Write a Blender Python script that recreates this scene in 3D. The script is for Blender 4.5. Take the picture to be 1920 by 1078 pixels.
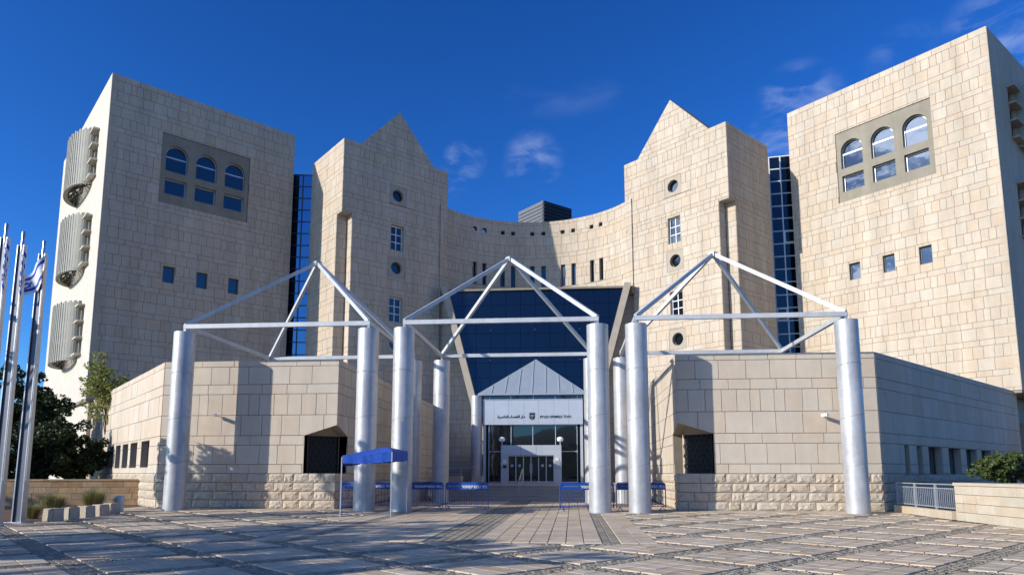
import bpy, math, random
from mathutils import Vector, geometry
R = math.radians
rnd = random.Random(7)
SC = bpy.context.scene
COL = SC.collection
for o in list(bpy.data.objects): bpy.data.objects.remove(o)

# ------------------------------------------------------------------ camera, sky, sun, exposure
cam = bpy.data.cameras.new('camera'); camo = bpy.data.objects.new('camera', cam); COL.objects.link(camo)
CAM = Vector((2.86, 0, 1.53))
camo.location = CAM; camo.rotation_euler = (R(97.6), 0, R(5))
cam.sensor_width = 36; cam.lens = 24.0; cam.shift_y = 0.0917; cam.clip_start = .1; cam.clip_end = 3000
SC.camera = camo
SUN_EL = 22.0
SUN_AZ = 57.5
SUN = Vector((-math.sin(R(SUN_AZ)), -math.cos(R(SUN_AZ)), 0)).normalized() * math.cos(R(SUN_EL)) + Vector((0, 0, math.sin(R(SUN_EL))))
sl = bpy.data.lights.new('sun', 'SUN'); sl.energy = 3.95; sl.angle = R(.5); sl.color = (1, .95, .86)
so = bpy.data.objects.new('sun', sl); COL.objects.link(so)
so.rotation_euler = SUN.to_track_quat('Z', 'Y').to_euler()
W = bpy.data.worlds.new('World'); SC.world = W; W.use_nodes = True
nt = W.node_tree; nt.nodes.clear()
def N(t, typ, **kw):
    n = t.nodes.new(typ)
    for k, v in kw.items():
        if k[0] == 'i' and k[1:].isdigit(): n.inputs[int(k[1:])].default_value = v
        else: setattr(n, k, v)
    return n
def mth(t, op, a, b=None, c=None):
    n = t.nodes.new('ShaderNodeMath'); n.operation = op
    for i, q in enumerate((a, b, c)):
        if q is None: continue
        if hasattr(q, 'links'): t.links.new(q, n.inputs[i])
        else: n.inputs[i].default_value = q
    return n.outputs[0]
out = N(nt, 'ShaderNodeOutputWorld'); bg = N(nt, 'ShaderNodeBackground'); bg.inputs[1].default_value = .118
sky = N(nt, 'ShaderNodeTexSky', sky_type='NISHITA', sun_disc=False)
sky.sun_elevation = R(SUN_EL); sky.sun_rotation = math.atan2(SUN.x, SUN.y)
sky.altitude = 350; sky.air_density = 1.0; sky.dust_density = .6; sky.ozone_density = 4.0
hs = N(nt, 'ShaderNodeHueSaturation'); hs.inputs['Saturation'].default_value = 1.2; hs.inputs['Value'].default_value = 1.0
nt.links.new(sky.outputs[0], hs.inputs['Color'])
tint = N(nt, 'ShaderNodeMix', data_type='RGBA', blend_type='MULTIPLY'); tint.inputs['Factor'].default_value = 1; nt.links.new(hs.outputs[0], tint.inputs[6]); tint.inputs[7].default_value = (.51, .70, .895, 1)
# thin fair-weather wisps, laid out over the whole dome by direction
geo = N(nt, 'ShaderNodeTexCoord')
def wisp(d, rad, strength):
    vm = N(nt, 'ShaderNodeVectorMath', operation='DOT_PRODUCT'); nt.links.new(geo.outputs['Generated'], vm.inputs[0]); vm.inputs[1].default_value = Vector(d).normalized()
    mr = N(nt, 'ShaderNodeMapRange', interpolation_type='SMOOTHSTEP'); nt.links.new(vm.outputs['Value'], mr.inputs['Value'])
    mr.inputs['From Min'].default_value = math.cos(rad); mr.inputs['From Max'].default_value = 1.0
    return mth(nt, 'MULTIPLY', mr.outputs[0], strength)
mp = N(nt, 'ShaderNodeMapping'); mp.inputs['Scale'].default_value = (1, 1, 2.6); nt.links.new(geo.outputs['Generated'], mp.inputs[0])
n1 = N(nt, 'ShaderNodeTexNoise'); nt.links.new(mp.outputs[0], n1.inputs['Vector']); n1.inputs['Scale'].default_value = 13; n1.inputs['Detail'].default_value = 7; n1.inputs['Roughness'].default_value = .58; n1.inputs['Distortion'].default_value = .5
r1 = N(nt, 'ShaderNodeMapRange', interpolation_type='SMOOTHSTEP'); nt.links.new(n1.outputs[0], r1.inputs['Value']); r1.inputs['From Min'].default_value = .42; r1.inputs['From Max'].default_value = .75
n2 = N(nt, 'ShaderNodeTexNoise'); nt.links.new(mp.outputs[0], n2.inputs['Vector']); n2.inputs['Scale'].default_value = 2.2
r2 = N(nt, 'ShaderNodeMapRange'); nt.links.new(n2.outputs[0], r2.inputs['Value']); r2.inputs['From Min'].default_value = .60; r2.inputs['From Max'].default_value = .80; r2.inputs['To Max'].default_value = .16
acc = r2.outputs[0]
WISPS = [((-.143, .89, .432), .034, .28), ((-.049, .902, .428), .048, .24), ((-.165, .90, .404), .03, .22), ((.292, .839, .459), .06, .26), ((.266, .866, .424), .045, .28), ((.485, .74, .465), .08, .28), ((.50, .755, .42), .06, .30), ((.397, .784, .476), .05, .12), ((-.86, -.33, .40), .38, 2.4), ((-.40, -.80, .40), .30, 1.0)]
for w in WISPS: acc = mth(nt, 'MAXIMUM', acc, wisp(*w))
cf = mth(nt, 'MULTIPLY', acc, r1.outputs[0])
cf = mth(nt, 'MINIMUM', cf, .75)
mx = N(nt, 'ShaderNodeMix', data_type='RGBA'); nt.links.new(cf, mx.inputs['Factor']); gm = N(nt, 'ShaderNodeGamma'); gm.inputs[1].default_value = 1.25; nt.links.new(tint.outputs[2], gm.inputs[0]); nt.links.new(gm.outputs[0], mx.inputs[6]); 
# clouds towards the sun light up by forward scattering
sd = N(nt, 'ShaderNodeVectorMath', operation='DOT_PRODUCT'); nt.links.new(geo.outputs['Generated'], sd.inputs[0]); sd.inputs[1].default_value = SUN
gl_ = mth(nt, 'MULTIPLY_ADD', mth(nt, 'POWER', mth(nt, 'MAXIMUM', sd.outputs['Value'], 0), 10), 7.0, 1.0)
cc_ = N(nt, 'ShaderNodeVectorMath', operation='SCALE'); cc_.inputs[0].default_value = (5.2, 6.0, 7.6); nt.links.new(gl_, cc_.inputs['Scale']); nt.links.new(cc_.outputs[0], mx.inputs[7])
nt.links.new(mx.outputs[2], bg.inputs[0]); nt.links.new(bg.outputs[0], out.inputs[0])
vs = SC.view_settings; vs.view_transform = 'Standard'; vs.look = 'None'; vs.gamma = 1; vs.exposure = .35; vs.use_curve_mapping = False

# ------------------------------------------------------------------ materials
def mat(name, col, rough=.8, metal=0, var=0, noise=None, bump=0, bscale=20, spec=.5, col2=None, nscale=3, island=False, coords='pos', stain=0, sscale=(.9, .9, .10)):
    m = bpy.data.materials.new(name); m.use_nodes = True; t = m.node_tree; b = t.nodes['Principled BSDF']
    b.inputs['Roughness'].default_value = rough; b.inputs['Metallic'].default_value = metal; b.inputs['Specular IOR Level'].default_value = spec
    g = N(t, 'ShaderNodeNewGeometry'); src = g.outputs['Position']
    if coords == 'obj': src = N(t, 'ShaderNodeTexCoord').outputs['Object']
    if col2 is None and not island: b.inputs['Base Color'].default_value = (*col, 1)
    else:
        c = N(t, 'ShaderNodeMix', data_type='RGBA'); c.inputs[6].default_value = (*col, 1); c.inputs[7].default_value = (*(col2 or col), 1)
        nz = N(t, 'ShaderNodeTexNoise'); nz.inputs['Scale'].default_value = nscale; nz.inputs['Detail'].default_value = 6; nz.inputs['Roughness'].default_value = .62
        t.links.new(src, nz.inputs['Vector'])
        mr = N(t, 'ShaderNodeMapRange'); mr.inputs['From Min'].default_value = .32; mr.inputs['From Max'].default_value = .68; t.links.new(nz.outputs[0], mr.inputs['Value'])
        t.links.new(mr.outputs[0], c.inputs['Factor']); res = c.outputs[2]
        if island:
            oi = N(t, 'ShaderNodeObjectInfo')
            f = mth(t, 'FRACT', mth(t, 'ADD', oi.outputs['Random'], g.outputs['Random Per Island']))
            f2 = mth(t, 'FRACT', mth(t, 'MULTIPLY', f, 7.31))
            h = N(t, 'ShaderNodeHueSaturation'); t.links.new(res, h.inputs['Color'])
            t.links.new(mth(t, 'MULTIPLY_ADD', f, var, 1 - var * .55), h.inputs['Value'])
            t.links.new(mth(t, 'MULTIPLY_ADD', f2, .26, .84), h.inputs['Saturation'])
            t.links.new(mth(t, 'MULTIPLY_ADD', f2, -.010, .505), h.inputs['Hue'])
            res = h.outputs[0]
        if stain:
            vm = N(t, 'ShaderNodeVectorMath', operation='MULTIPLY'); t.links.new(g.outputs['Position'], vm.inputs[0]); vm.inputs[1].default_value = sscale
            sn = N(t, 'ShaderNodeTexNoise'); sn.inputs['Scale'].default_value = 1.0; sn.inputs['Detail'].default_value = 7; sn.inputs['Roughness'].default_value = .65; t.links.new(vm.outputs[0], sn.inputs['Vector'])
            sr = N(t, 'ShaderNodeMapRange'); sr.inputs['From Min'].default_value = .38; sr.inputs['From Max'].default_value = .72; sr.inputs['To Min'].default_value = 1.03; sr.inputs['To Max'].default_value = 1 - stain; t.links.new(sn.outputs[0], sr.inputs['Value'])
            h2 = N(t, 'ShaderNodeHueSaturation'); t.links.new(res, h2.inputs['Color']); t.links.new(sr.outputs[0], h2.inputs['Value']); res = h2.outputs[0]
        t.links.new(res, b.inputs['Base Color'])
    if bump:
        nb = N(t, 'ShaderNodeTexNoise'); nb.inputs['Scale'].default_value = bscale; nb.inputs['Detail'].default_value = 5; t.links.new(src, nb.inputs['Vector'])
        bp = N(t, 'ShaderNodeBump'); bp.inputs['Strength'].default_value = bump; bp.inputs['Distance'].default_value = .02; t.links.new(nb.outputs[0], bp.inputs['Height']); t.links.new(bp.outputs[0], b.inputs['Normal'])
    return m
def glass(name, base, fac, tint=(1, 1, 1), rough=.02, wav=.015):
    m = bpy.data.materials.new(name); m.use_nodes = True; t = m.node_tree; b = t.nodes['Principled BSDF']
    b.inputs['Base Color'].default_value = (*base, 1); b.inputs['Roughness'].default_value = .08; b.inputs['Specular IOR Level'].default_value = .3
    gl = N(t, 'ShaderNodeBsdfGlossy'); gl.inputs['Color'].default_value = (*tint, 1); gl.inputs['Roughness'].default_value = rough
    fr = N(t, 'ShaderNodeFresnel'); fr.inputs[0].default_value = 1.5
    mxs = N(t, 'ShaderNodeMixShader'); t.links.new(mth(t, 'MINIMUM', mth(t, 'ADD', fr.outputs[0], fac), .9), mxs.inputs[0]); t.links.new(b.outputs[0], mxs.inputs[1]); t.links.new(gl.outputs[0], mxs.inputs[2])
    g = N(t, 'ShaderNodeNewGeometry'); nb = N(t, 'ShaderNodeTexNoise'); nb.inputs['Scale'].default_value = .9; t.links.new(g.outputs['Position'], nb.inputs['Vector'])
    bp = N(t, 'ShaderNodeBump'); bp.inputs['Strength'].default_value = .25; bp.inputs['Distance'].default_value = wav; t.links.new(nb.outputs[0], bp.inputs['Height']); t.links.new(bp.outputs[0], gl.inputs['Normal'])
    t.links.new(mxs.outputs[0], t.nodes['Material Output'].inputs[0])
    return m
M = {}
M['stone'] = mat('limestone', (.575, .475, .358), .82, var=.06, stain=.20, col2=(.525, .425, .312), nscale=2.2, island=True, bump=.35, bscale=26, spec=.25)
M['pstone'] = mat('pavilion_limestone', (.60, .505, .388), .82, var=.05, stain=.12, col2=(.55, .46, .348), nscale=1.6, island=True, bump=.35, bscale=30, spec=.25)
M['rough'] = mat('rough_limestone', (.56, .465, .34), .9, var=.12, col2=(.47, .395, .30), nscale=6, island=True, bump=.9, bscale=22, spec=.2)
M['mortar'] = mat('mortar', (.22, .18, .135), .95, col2=(.165, .135, .10), nscale=2)
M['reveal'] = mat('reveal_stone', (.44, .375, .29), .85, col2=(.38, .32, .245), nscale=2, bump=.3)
M['concrete'] = mat('concrete', (.31, .275, .21), .85, stain=.2, col2=(.265, .235, .18), nscale=1.6, bump=.25, bscale=18, spec=.25)
M['render'] = mat('pale_render', (.60, .545, .45), .85, col2=(.54, .48, .39), nscale=.9, bump=.15)
M['louvre'] = mat('louvre_metal', (.31, .295, .235), .65, col2=(.26, .245, .195), nscale=1.2)
M['silver'] = mat('silver_paint', (.56, .56, .56), .46, metal=.35, stain=.32, sscale=(1.8, 1.8, .6), col2=(.48, .48, .48), nscale=5, bump=.16, bscale=2.5)
M['beam'] = mat('grey_white_paint', (.58, .59, .59), .5, metal=.1, stain=.2, col2=(.50, .51, .51), nscale=4)
M['seam'] = mat('weld_seam', (.33, .345, .36), .5, metal=.4)
M['panel'] = mat('grey_cladding', (.50, .54, .58), .45, metal=.2, col2=(.46, .50, .54), nscale=1.5)
M['roofmetal'] = mat('zinc_roof', (.40, .45, .48), .42, metal=.35, col2=(.35, .40, .43), nscale=2)
M['white'] = mat('white_paint', (.78, .78, .76), .5)
M['dark'] = mat('dark_metal', (.03, .032, .035), .5, metal=.3)
M['black'] = mat('black_plastic', (.012, .012, .014), .5)
M['bronze'] = mat('bronze_frame', (.10, .095, .085), .5, metal=.4)
M['mullion'] = mat('aluminium', (.62, .64, .66), .4, metal=.5)
M['glass'] = glass('coated_glass', (.006, .008, .014), .055, (.90, .94, 1.0))
M['gdark'] = glass('dark_glass', (.006, .008, .010), .03, (.8, .9, 1.0))
M['atrium'] = glass('blue_atrium_glass', (.003, .006, .012), .015, (.60, .68, .80), .03, .03)
M['strip'] = glass('strip_glass', (.005, .007, .012), .0, (.6, .75, .9))
M['stripsky'] = glass('sky_reflection_strip_glass', (.005, .012, .035), .30, (.55, .75, 1.0))  # sky reflection put into the glass colour: blue tint and extra gloss
M['door'] = glass('door_glass', (.010, .016, .016), .02, (.8, .95, .95))
M['louvrebox_lit'] = mat('plant_louvre_lit', (.15, .155, .155), .5, metal=.3)
M['slab'] = mat('paving_slab', (.68, .54, .375), .92, var=.20, stain=.30, sscale=(.5, .5, .5), col2=(.53, .42, .29), nscale=5, island=True, bump=.4, bscale=40, spec=.15)
M['cobble'] = mat('cobble_stone', (.38, .325, .24), .85, var=.4, stain=.25, sscale=(.5, .5, .5), col2=(.22, .19, .14), nscale=9, island=True, bump=.4, bscale=50, spec=.25)
M['joint'] = mat('sand_joint', (.19, .16, .12), .95, col2=(.09, .08, .06), nscale=6)
M['asphalt'] = mat('dry_ground', (.16, .135, .10), .95, col2=(.12, .10, .075), nscale=.4, bump=.4)
M['soil'] = mat('red_soil', (.16, .075, .04), .95, col2=(.11, .055, .035), nscale=5, bump=.9, bscale=18)
M['terrace'] = mat('terrace_paving', (.40, .34, .27), .75, col2=(.32, .29, .245), nscale=2, bump=.3)
M['blue'] = mat('blue_tarpaulin', (.006, .085, .46), .75, col2=(.005, .055, .33), nscale=8, bump=.5, bscale=12)
M['bluepaint'] = mat('blue_paint', (.008, .075, .34), .4, col2=(.007, .06, .28), nscale=5)
M['galv'] = mat('galvanised', (.46, .49, .52), .45, metal=.5, col2=(.38, .41, .44), nscale=9)
M['chrome'] = mat('brushed_steel', (.42, .44, .48), .32, metal=.85, col2=(.36, .38, .42), nscale=6)
M['polegrey'] = mat('pole_grey', (.10, .11, .14), .45, metal=.4)
M['flagblue'] = mat('flag_blue', (.015, .06, .42), .8)
M['flagwhite'] = mat('flag_white', (.75, .76, .78), .8)
M['cubestone'] = mat('cube_stone', (.50, .43, .33), .85, col2=(.42, .35, .26), nscale=7, bump=.8, bscale=30, coords='pos')
M['wallwarm'] = mat('warm_rubble', (.42, .29, .165), .9, var=.25, col2=(.31, .21, .12), nscale=4, island=True, bump=.9, bscale=20, spec=.2)
M['walllight'] = mat('planter_stone', (.56, .485, .37), .85, var=.10, col2=(.50, .41, .29), nscale=2.5, island=True, bump=.6, bscale=26, spec=.25)
M['bark'] = mat('bark', (.10, .075, .05), .95, col2=(.06, .045, .03), nscale=9, bump=.8)
def leafmat(name, a, b, tr=.35):
    m = bpy.data.materials.new(name); m.use_nodes = True; t = m.node_tree; p = t.nodes['Principled BSDF']; p.inputs['Roughness'].default_value = .55; p.inputs['Specular IOR Level'].default_value = .35
    g = N(t, 'ShaderNodeNewGeometry'); c = N(t, 'ShaderNodeMix', data_type='RGBA'); c.inputs[6].default_value = (*a, 1); c.inputs[7].default_value = (*b, 1); t.links.new(g.outputs['Random Per Island'], c.inputs['Factor']); t.links.new(c.outputs[2], p.inputs['Base Color'])
    tl = N(t, 'ShaderNodeBsdfTranslucent'); t.links.new(c.outputs[2], tl.inputs[0]); ms = N(t, 'ShaderNodeMixShader'); ms.inputs[0].default_value = tr; t.links.new(p.outputs[0], ms.inputs[1]); t.links.new(tl.outputs[0], ms.inputs[2]); t.links.new(ms.outputs[0], t.nodes['Material Output'].inputs[0])
    return m
M['leafdark'] = leafmat('dark_leaf', (.016, .030, .012), (.060, .085, .026), .25)
M['leaflight'] = leafmat('olive_leaf', (.22, .25, .05), (.36, .35, .11), .45)
M['leafmid'] = leafmat('mid_leaf', (.05, .08, .022), (.14, .18, .05))
M['grass'] = leafmat('dry_grass', (.36, .30, .13), (.22, .22, .07))
lamp = bpy.data.materials.new('globe_lamp'); lamp.use_nodes = True; M['globe'] = lamp
lamp.node_tree.nodes['Principled BSDF'].inputs['Base Color'].default_value = (.9, .9, .88, 1); lamp.node_tree.nodes['Principled BSDF'].inputs['Roughness'].default_value = .25

# ------------------------------------------------------------------ helpers
def off(p):
    v = Vector((0, 0, 0))
    while p is not None: v += p.location; p = p.parent
    return v
def link(name, me, parent=None, loc=None):
    o = bpy.data.objects.new(name, me); COL.objects.link(o)
    if parent: o.parent = parent
    if loc is not None: o.location = loc
    return o
def thing(name, label, cat, loc, group=None):
    o = bpy.data.objects.new(name, None); COL.objects.link(o); o.location = loc; o.empty_display_size = .3
    return tag(o, label, cat, group)
def tag(o, label, cat, group=None):
    o['label'] = label; o['category'] = cat
    if group: o['group'] = group
    return o
def copy_tree(o, parent=None):
    c = o.copy(); COL.objects.link(c); c.parent = parent
    for ch in o.children: copy_tree(ch, c)
    return c
BOXF = [(0, 3, 2, 1), (4, 5, 6, 7), (0, 1, 5, 4), (1, 2, 6, 5), (2, 3, 7, 6), (3, 0, 4, 7)]
class MB:
    def __init__(s): s.v = []; s.f = []; s.m = []; s.mi = 0
    def add(s, vs_, fs):
        b = len(s.v); s.v += [tuple(q) for q in vs_]; s.f += [tuple(i + b for i in q) for q in fs]; s.m += [s.mi] * len(fs); return s
    def box(s, c, d, rz=0):
        ca, sa = math.cos(rz), math.sin(rz); vv = []
        for z in (-.5, .5):
            for x, y in ((-.5, -.5), (.5, -.5), (.5, .5), (-.5, .5)):
                X, Y = x * d[0], y * d[1]; vv.append((c[0] + X * ca - Y * sa, c[1] + X * sa + Y * ca, c[2] + z * d[2]))
        return s.add(vv, BOXF)
    def span(s, a, b): return s.box([(a[i] + b[i]) / 2 for i in range(3)], [abs(b[i] - a[i]) for i in range(3)])
    def beam(s, p, q, w, h, up=(0, 0, 1)):
        p, q = Vector(p), Vector(q); t = (q - p).normalized(); u = Vector(up)
        if abs(t.dot(u)) > .99: u = Vector((0, 1, 0))
        x = t.cross(u).normalized(); y = x.cross(t); vv = []
        for e in (p, q):
            for a, b in ((-.5, -.5), (.5, -.5), (.5, .5), (-.5, .5)): vv.append(e + x * a * w + y * b * h)
        return s.add(vv, BOXF)
    def tube(s, pts, r, n=8, cap=True):
        pts = [Vector(p) for p in pts]; rr = r if hasattr(r, '__len__') else [r] * len(pts); vv = []
        px = None
        for i, p in enumerate(pts):
            t = (pts[min(i + 1, len(pts) - 1)] - pts[max(i - 1, 0)]).normalized()
            u = Vector((0, 0, 1)) if abs(t.z) < .95 else Vector((1, 0, 0))
            x = t.cross(u).normalized() if px is None else (px - t * px.dot(t)).normalized()
            px = x; y = t.cross(x)
            for k in range(n):
                a = 2 * math.pi * k / n; vv.append(p + (x * math.cos(a) + y * math.sin(a)) * rr[i])
        ff = [(i * n + k, i * n + (k + 1) % n, (i + 1) * n + (k + 1) % n, (i + 1) * n + k) for i in range(len(pts) - 1) for k in range(n)]
        if cap: ff += [tuple(range(n - 1, -1, -1)), tuple((len(pts) - 1) * n + k for k in range(n))]
        return s.add(vv, ff)
    def lathe(s, c, prof, n=32):
        vv = [(c[0] + r * math.cos(2 * math.pi * k / n), c[1] + r * math.sin(2 * math.pi * k / n), c[2] + z) for r, z in prof for k in range(n)]
        ff = [(i * n + k, i * n + (k + 1) % n, (i + 1) * n + (k + 1) % n, (i + 1) * n + k) for i in range(len(prof) - 1) for k in range(n)]
        ff += [tuple(range(n - 1, -1, -1)), tuple((len(prof) - 1) * n + k for k in range(n))]
        return s.add(vv, ff)
    def prism(s, poly, z0, z1):   # plan polygon (ccw), vertical
        n = len(poly); vv = [(x, y, z0) for x, y in poly] + [(x, y, z1) for x, y in poly]
        return s.add(vv, [tuple(range(n - 1, -1, -1)), tuple(range(n, 2 * n))] + [(k, (k + 1) % n, n + (k + 1) % n, n + k) for k in range(n)])
    def build(s, name, m, parent=None, smooth=False, loc=None):
        o_ = off(parent)
        if loc is not None: o_ = o_ + Vector(loc)
        me = bpy.data.meshes.new(name); me.from_pydata([(x - o_.x, y - o_.y, z - o_.z) for x, y, z in s.v], [], s.f)
        for q in (m if isinstance(m, list) else [m]): me.materials.append(M[q] if isinstance(q, str) else q)
        if any(s.m): me.polygons.foreach_set('material_index', s.m)
        if smooth: me.polygons.foreach_set('use_smooth', [True] * len(me.polygons)); 
        me.update()
        o = link(name, me, parent, loc)
        if smooth:
            try: me.set_sharp_from_angle(angle=R(40))
            except Exception: pass
        return o
def structure(o): o['kind'] = 'structure'; return o

# mapper of a wall: s along, d outward, z up
class Flat:
    def __init__(s, p0, p1):
        s.p0 = Vector(p0); s.p1 = Vector(p1); s.L = (s.p1 - s.p0).length; s.t = (s.p1 - s.p0) / s.L; s.n = Vector((s.t.y, -s.t.x)); s.a = math.atan2(s.t.y, s.t.x)
    def pos(s, q, d, z): p = s.p0 + s.t * q + s.n * d; return Vector((p.x, p.y, z))
    def ang(s, q): return s.a
    step = None
class Arc:
    def __init__(s, c, r, a0, a1): s.c = c; s.r = r; s.a0 = a0; s.L = r * (a1 - a0); s.step = .45
    def th(s, q): return s.a0 + q / s.r
    def pos(s, q, d, z): a = s.th(q); r = s.r - d; return Vector((s.c[0] + r * math.sin(a), s.c[1] + r * math.cos(a), z))
    def ang(s, q): return -s.th(q)
def side(sg, p0, p1):      # walls are given for the left half; the right half is its mirror
    return Flat(p0, p1) if sg < 0 else Flat((-p1[0], p1[1]), (-p0[0], p0[1]))
def msp(sg, L, sp): return sp if sg < 0 else (L - sp[1], L - sp[0])
def rect_sub(rects, ops):
    for (a0, a1, b0, b1) in ops:
        nr = []
        for (s0, s1, z0, z1) in rects:
            if a1 <= s0 or a0 >= s1 or b1 <= z0 or b0 >= z1: nr.append((s0, s1, z0, z1)); continue
            if b0 > z0: nr.append((s0, s1, z0, b0))
            if b1 < z1: nr.append((s0, s1, b1, z1))
            y0, y1 = max(z0, b0), min(z1, b1)
            if a0 > s0: nr.append((s0, a0, y0, y1))
            if a1 < s1: nr.append((a1, s1, y0, y1))
        rects = nr
    return rects
def clip(poly, hp):        # half-planes (a,b,c): keep a*s+b*z<=c
    for a, b, c in hp:
        o = []
        for i in range(len(poly)):
            p, q = poly[i], poly[(i + 1) % len(poly)]; fp = a * p[0] + b * p[1] - c; fq = a * q[0] + b * q[1] - c
            if fp <= 0: o.append(p)
            if (fp < 0 < fq) or (fq < 0 < fp): k = fp / (fp - fq); o.append((p[0] + (q[0] - p[0]) * k, p[1] + (q[1] - p[1]) * k))
        poly = o
        if len(poly) < 3: return []
    return poly
def unit_box():
    vv = [(-.5, .5, -.5), (.5, .5, -.5), (.5, .5, .5), (-.5, .5, .5), (-.5, -.5, -.5), (.5, -.5, -.5), (.5, -.5, .5), (-.5, -.5, .5)]
    return vv, [(4, 5, 6, 7), (0, 4, 7, 3), (5, 1, 2, 6), (7, 6, 2, 3), (0, 1, 5, 4)]
def unit_rough(seed):
    r = random.Random(seed); nx, nz = 6, 4; vv = []; 
    for j in range(nz + 1):
        for i in range(nx + 1):
            e = i in (0, nx) or j in (0, nz)
            vv.append((-.5 + i / nx + (0 if e else r.uniform(-.05, .05)), (-.15 if e else -.45 - r.uniform(0, .7) * (1 if 0 < j < nz else .4)), -.5 + j / nz + (0 if e else r.uniform(-.05, .05))))
    ff = [(j * (nx + 1) + i, j * (nx + 1) + i + 1, (j + 1) * (nx + 1) + i + 1, (j + 1) * (nx + 1) + i) for j in range(nz) for i in range(nx)]
    b = len(vv); vv += [(-.5, .5, -.5), (.5, .5, -.5), (.5, .5, .5), (-.5, .5, .5)]; c = (0, nx, nz * (nx + 1) + nx, nz * (nx + 1))
    for k in range(4):
        k2 = (k + 1) % 4; ff.append((c[k], b + k, b + k2, c[k2]))
    return vv, ff
UB = unit_box(); UR = [unit_rough(i) for i in range(7)]
MESHCACHE = {}
def shared(key, vf, m):
    k = (key, m)
    if k not in MESHCACHE:
        me = bpy.data.meshes.new('stone'); me.from_pydata(vf[0], [], vf[1]); me.materials.append(M[m]); me.update(); MESHCACHE[k] = me
    return MESHCACHE[k]
STONES = {}
def add_stone(root, mp_, poly, z_is_rect, m, depth=.06, rough=False):
    STONES.setdefault(root.name, (root, []))[1].append((mp_, poly, z_is_rect, m, depth, rough))
def flush_stones(root, limit=300, name='stone'):
    _, L = STONES.pop(root.name); items = []
    for (mp_, poly, rect, m, depth, rough) in L:
        s0, s1 = min(p[0] for p in poly), max(p[0] for p in poly); z0, z1 = min(p[1] for p in poly), max(p[1] for p in poly)
        c = mp_.pos((s0 + s1) / 2, 0, (z0 + z1) / 2); d = c - CAM; n = mp_.pos((s0 + s1) / 2, 1, (z0 + z1) / 2) - c
        key = (s1 - s0) * (z1 - z0) * max(-n.dot(d.normalized()), .02) / d.length_squared
        items.append((key, mp_, s0, s1, z0, z1, poly, rect, m, depth, rough))
    items.sort(key=lambda q: -q[0]); ro = off(root); jb = {}
    for i, (key, mp_, s0, s1, z0, z1, poly, rect, m, depth, rough) in enumerate(items):
        sm, zm = (s0 + s1) / 2, (z0 + z1) / 2; dj = rnd.uniform(-.006, .006)
        if rect:
            k = rnd.randrange(7) if rough else 0; vf = UR[k] if rough else UB
            c = mp_.pos(sm, -depth / 2 + dj + (.03 if rough else 0), zm); a = mp_.ang(sm) + (0 if rough else rnd.uniform(-.003, .003))
            if i < limit:
                o = link(name, shared(('r', k) if rough else 'b', vf, m), root, c - ro); o.rotation_euler = (0, 0, a); o.scale = (s1 - s0, depth, z1 - z0)
            else:
                ca, sa = math.cos(a), math.sin(a); jb.setdefault(m, MB()).add([(c.x + x * (s1 - s0) * ca - y * depth * sa, c.y + x * (s1 - s0) * sa + y * depth * ca, c.z + z * (z1 - z0)) for x, y, z in vf[0]], vf[1])
        else:
            n = len(poly); vv = [mp_.pos(p[0], dj, p[1]) for p in poly] + [mp_.pos(p[0], -depth, p[1]) for p in poly]
            ff = [tuple(range(n))] + [(k + n, (k + 1) % n + n, (k + 1) % n, k) for k in range(n)]
            if i < limit: MB().add(vv, ff).build(name, m, root)
            else: jb.setdefault(m, MB()).add(vv, ff)
    for m, b in jb.items(): o = b.build('stone_facing', m, root); o['kind'] = 'stuff'
def area_ok(p): return (max(q[0] for q in p) - min(q[0] for q in p)) > .05 and (max(q[1] for q in p) - min(q[1] for q in p)) > .05
TCYC = [('T', .78), ('S', .38), ('V', .78), ('T', .78), ('S', .38), ('T', .78), ('V', .78), ('S', .39)]
def tower_rows(z0, z1):
    rows = []; z = -.35; i = 0
    while z < z1:
        k, h = TCYC[i % 8]; i += 1
        if z + h > z0 + .06: rows.append((max(z, z0), min(z + h, z1), k))
        z += h
    if len(rows) > 1 and rows[-1][1] - rows[-1][0] < .15: a = rows.pop(); rows[-1] = (rows[-1][0], a[1], rows[-1][2])
    return rows
PROWS = [(0, .37, 'R'), (.37, .74, 'R'), (.74, 1.11, 'R'), (1.11, 1.5, 'R'), (1.5, 1.89, 'S'), (1.89, 2.72, 'T'), (2.72, 3.13, 'S'), (3.13, 4.02, 'T'), (4.02, 4.94, 'V'), (4.94, 5.37, 'S'), (5.37, 6.16, 'T'), (6.16, 6.43, 'C')]
PWID = {'T': (.80, 1.12), 'S': (.85, 1.45), 'V': (.40, .72), 'R': (.45, .95), 'C': (1.0, 1.5)}
WID = {'T': (.62, .98), 'S': (.70, 1.2), 'V': (.36, .60), 'R': (.45, .95), 'C': (1.0, 1.5)}
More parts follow.
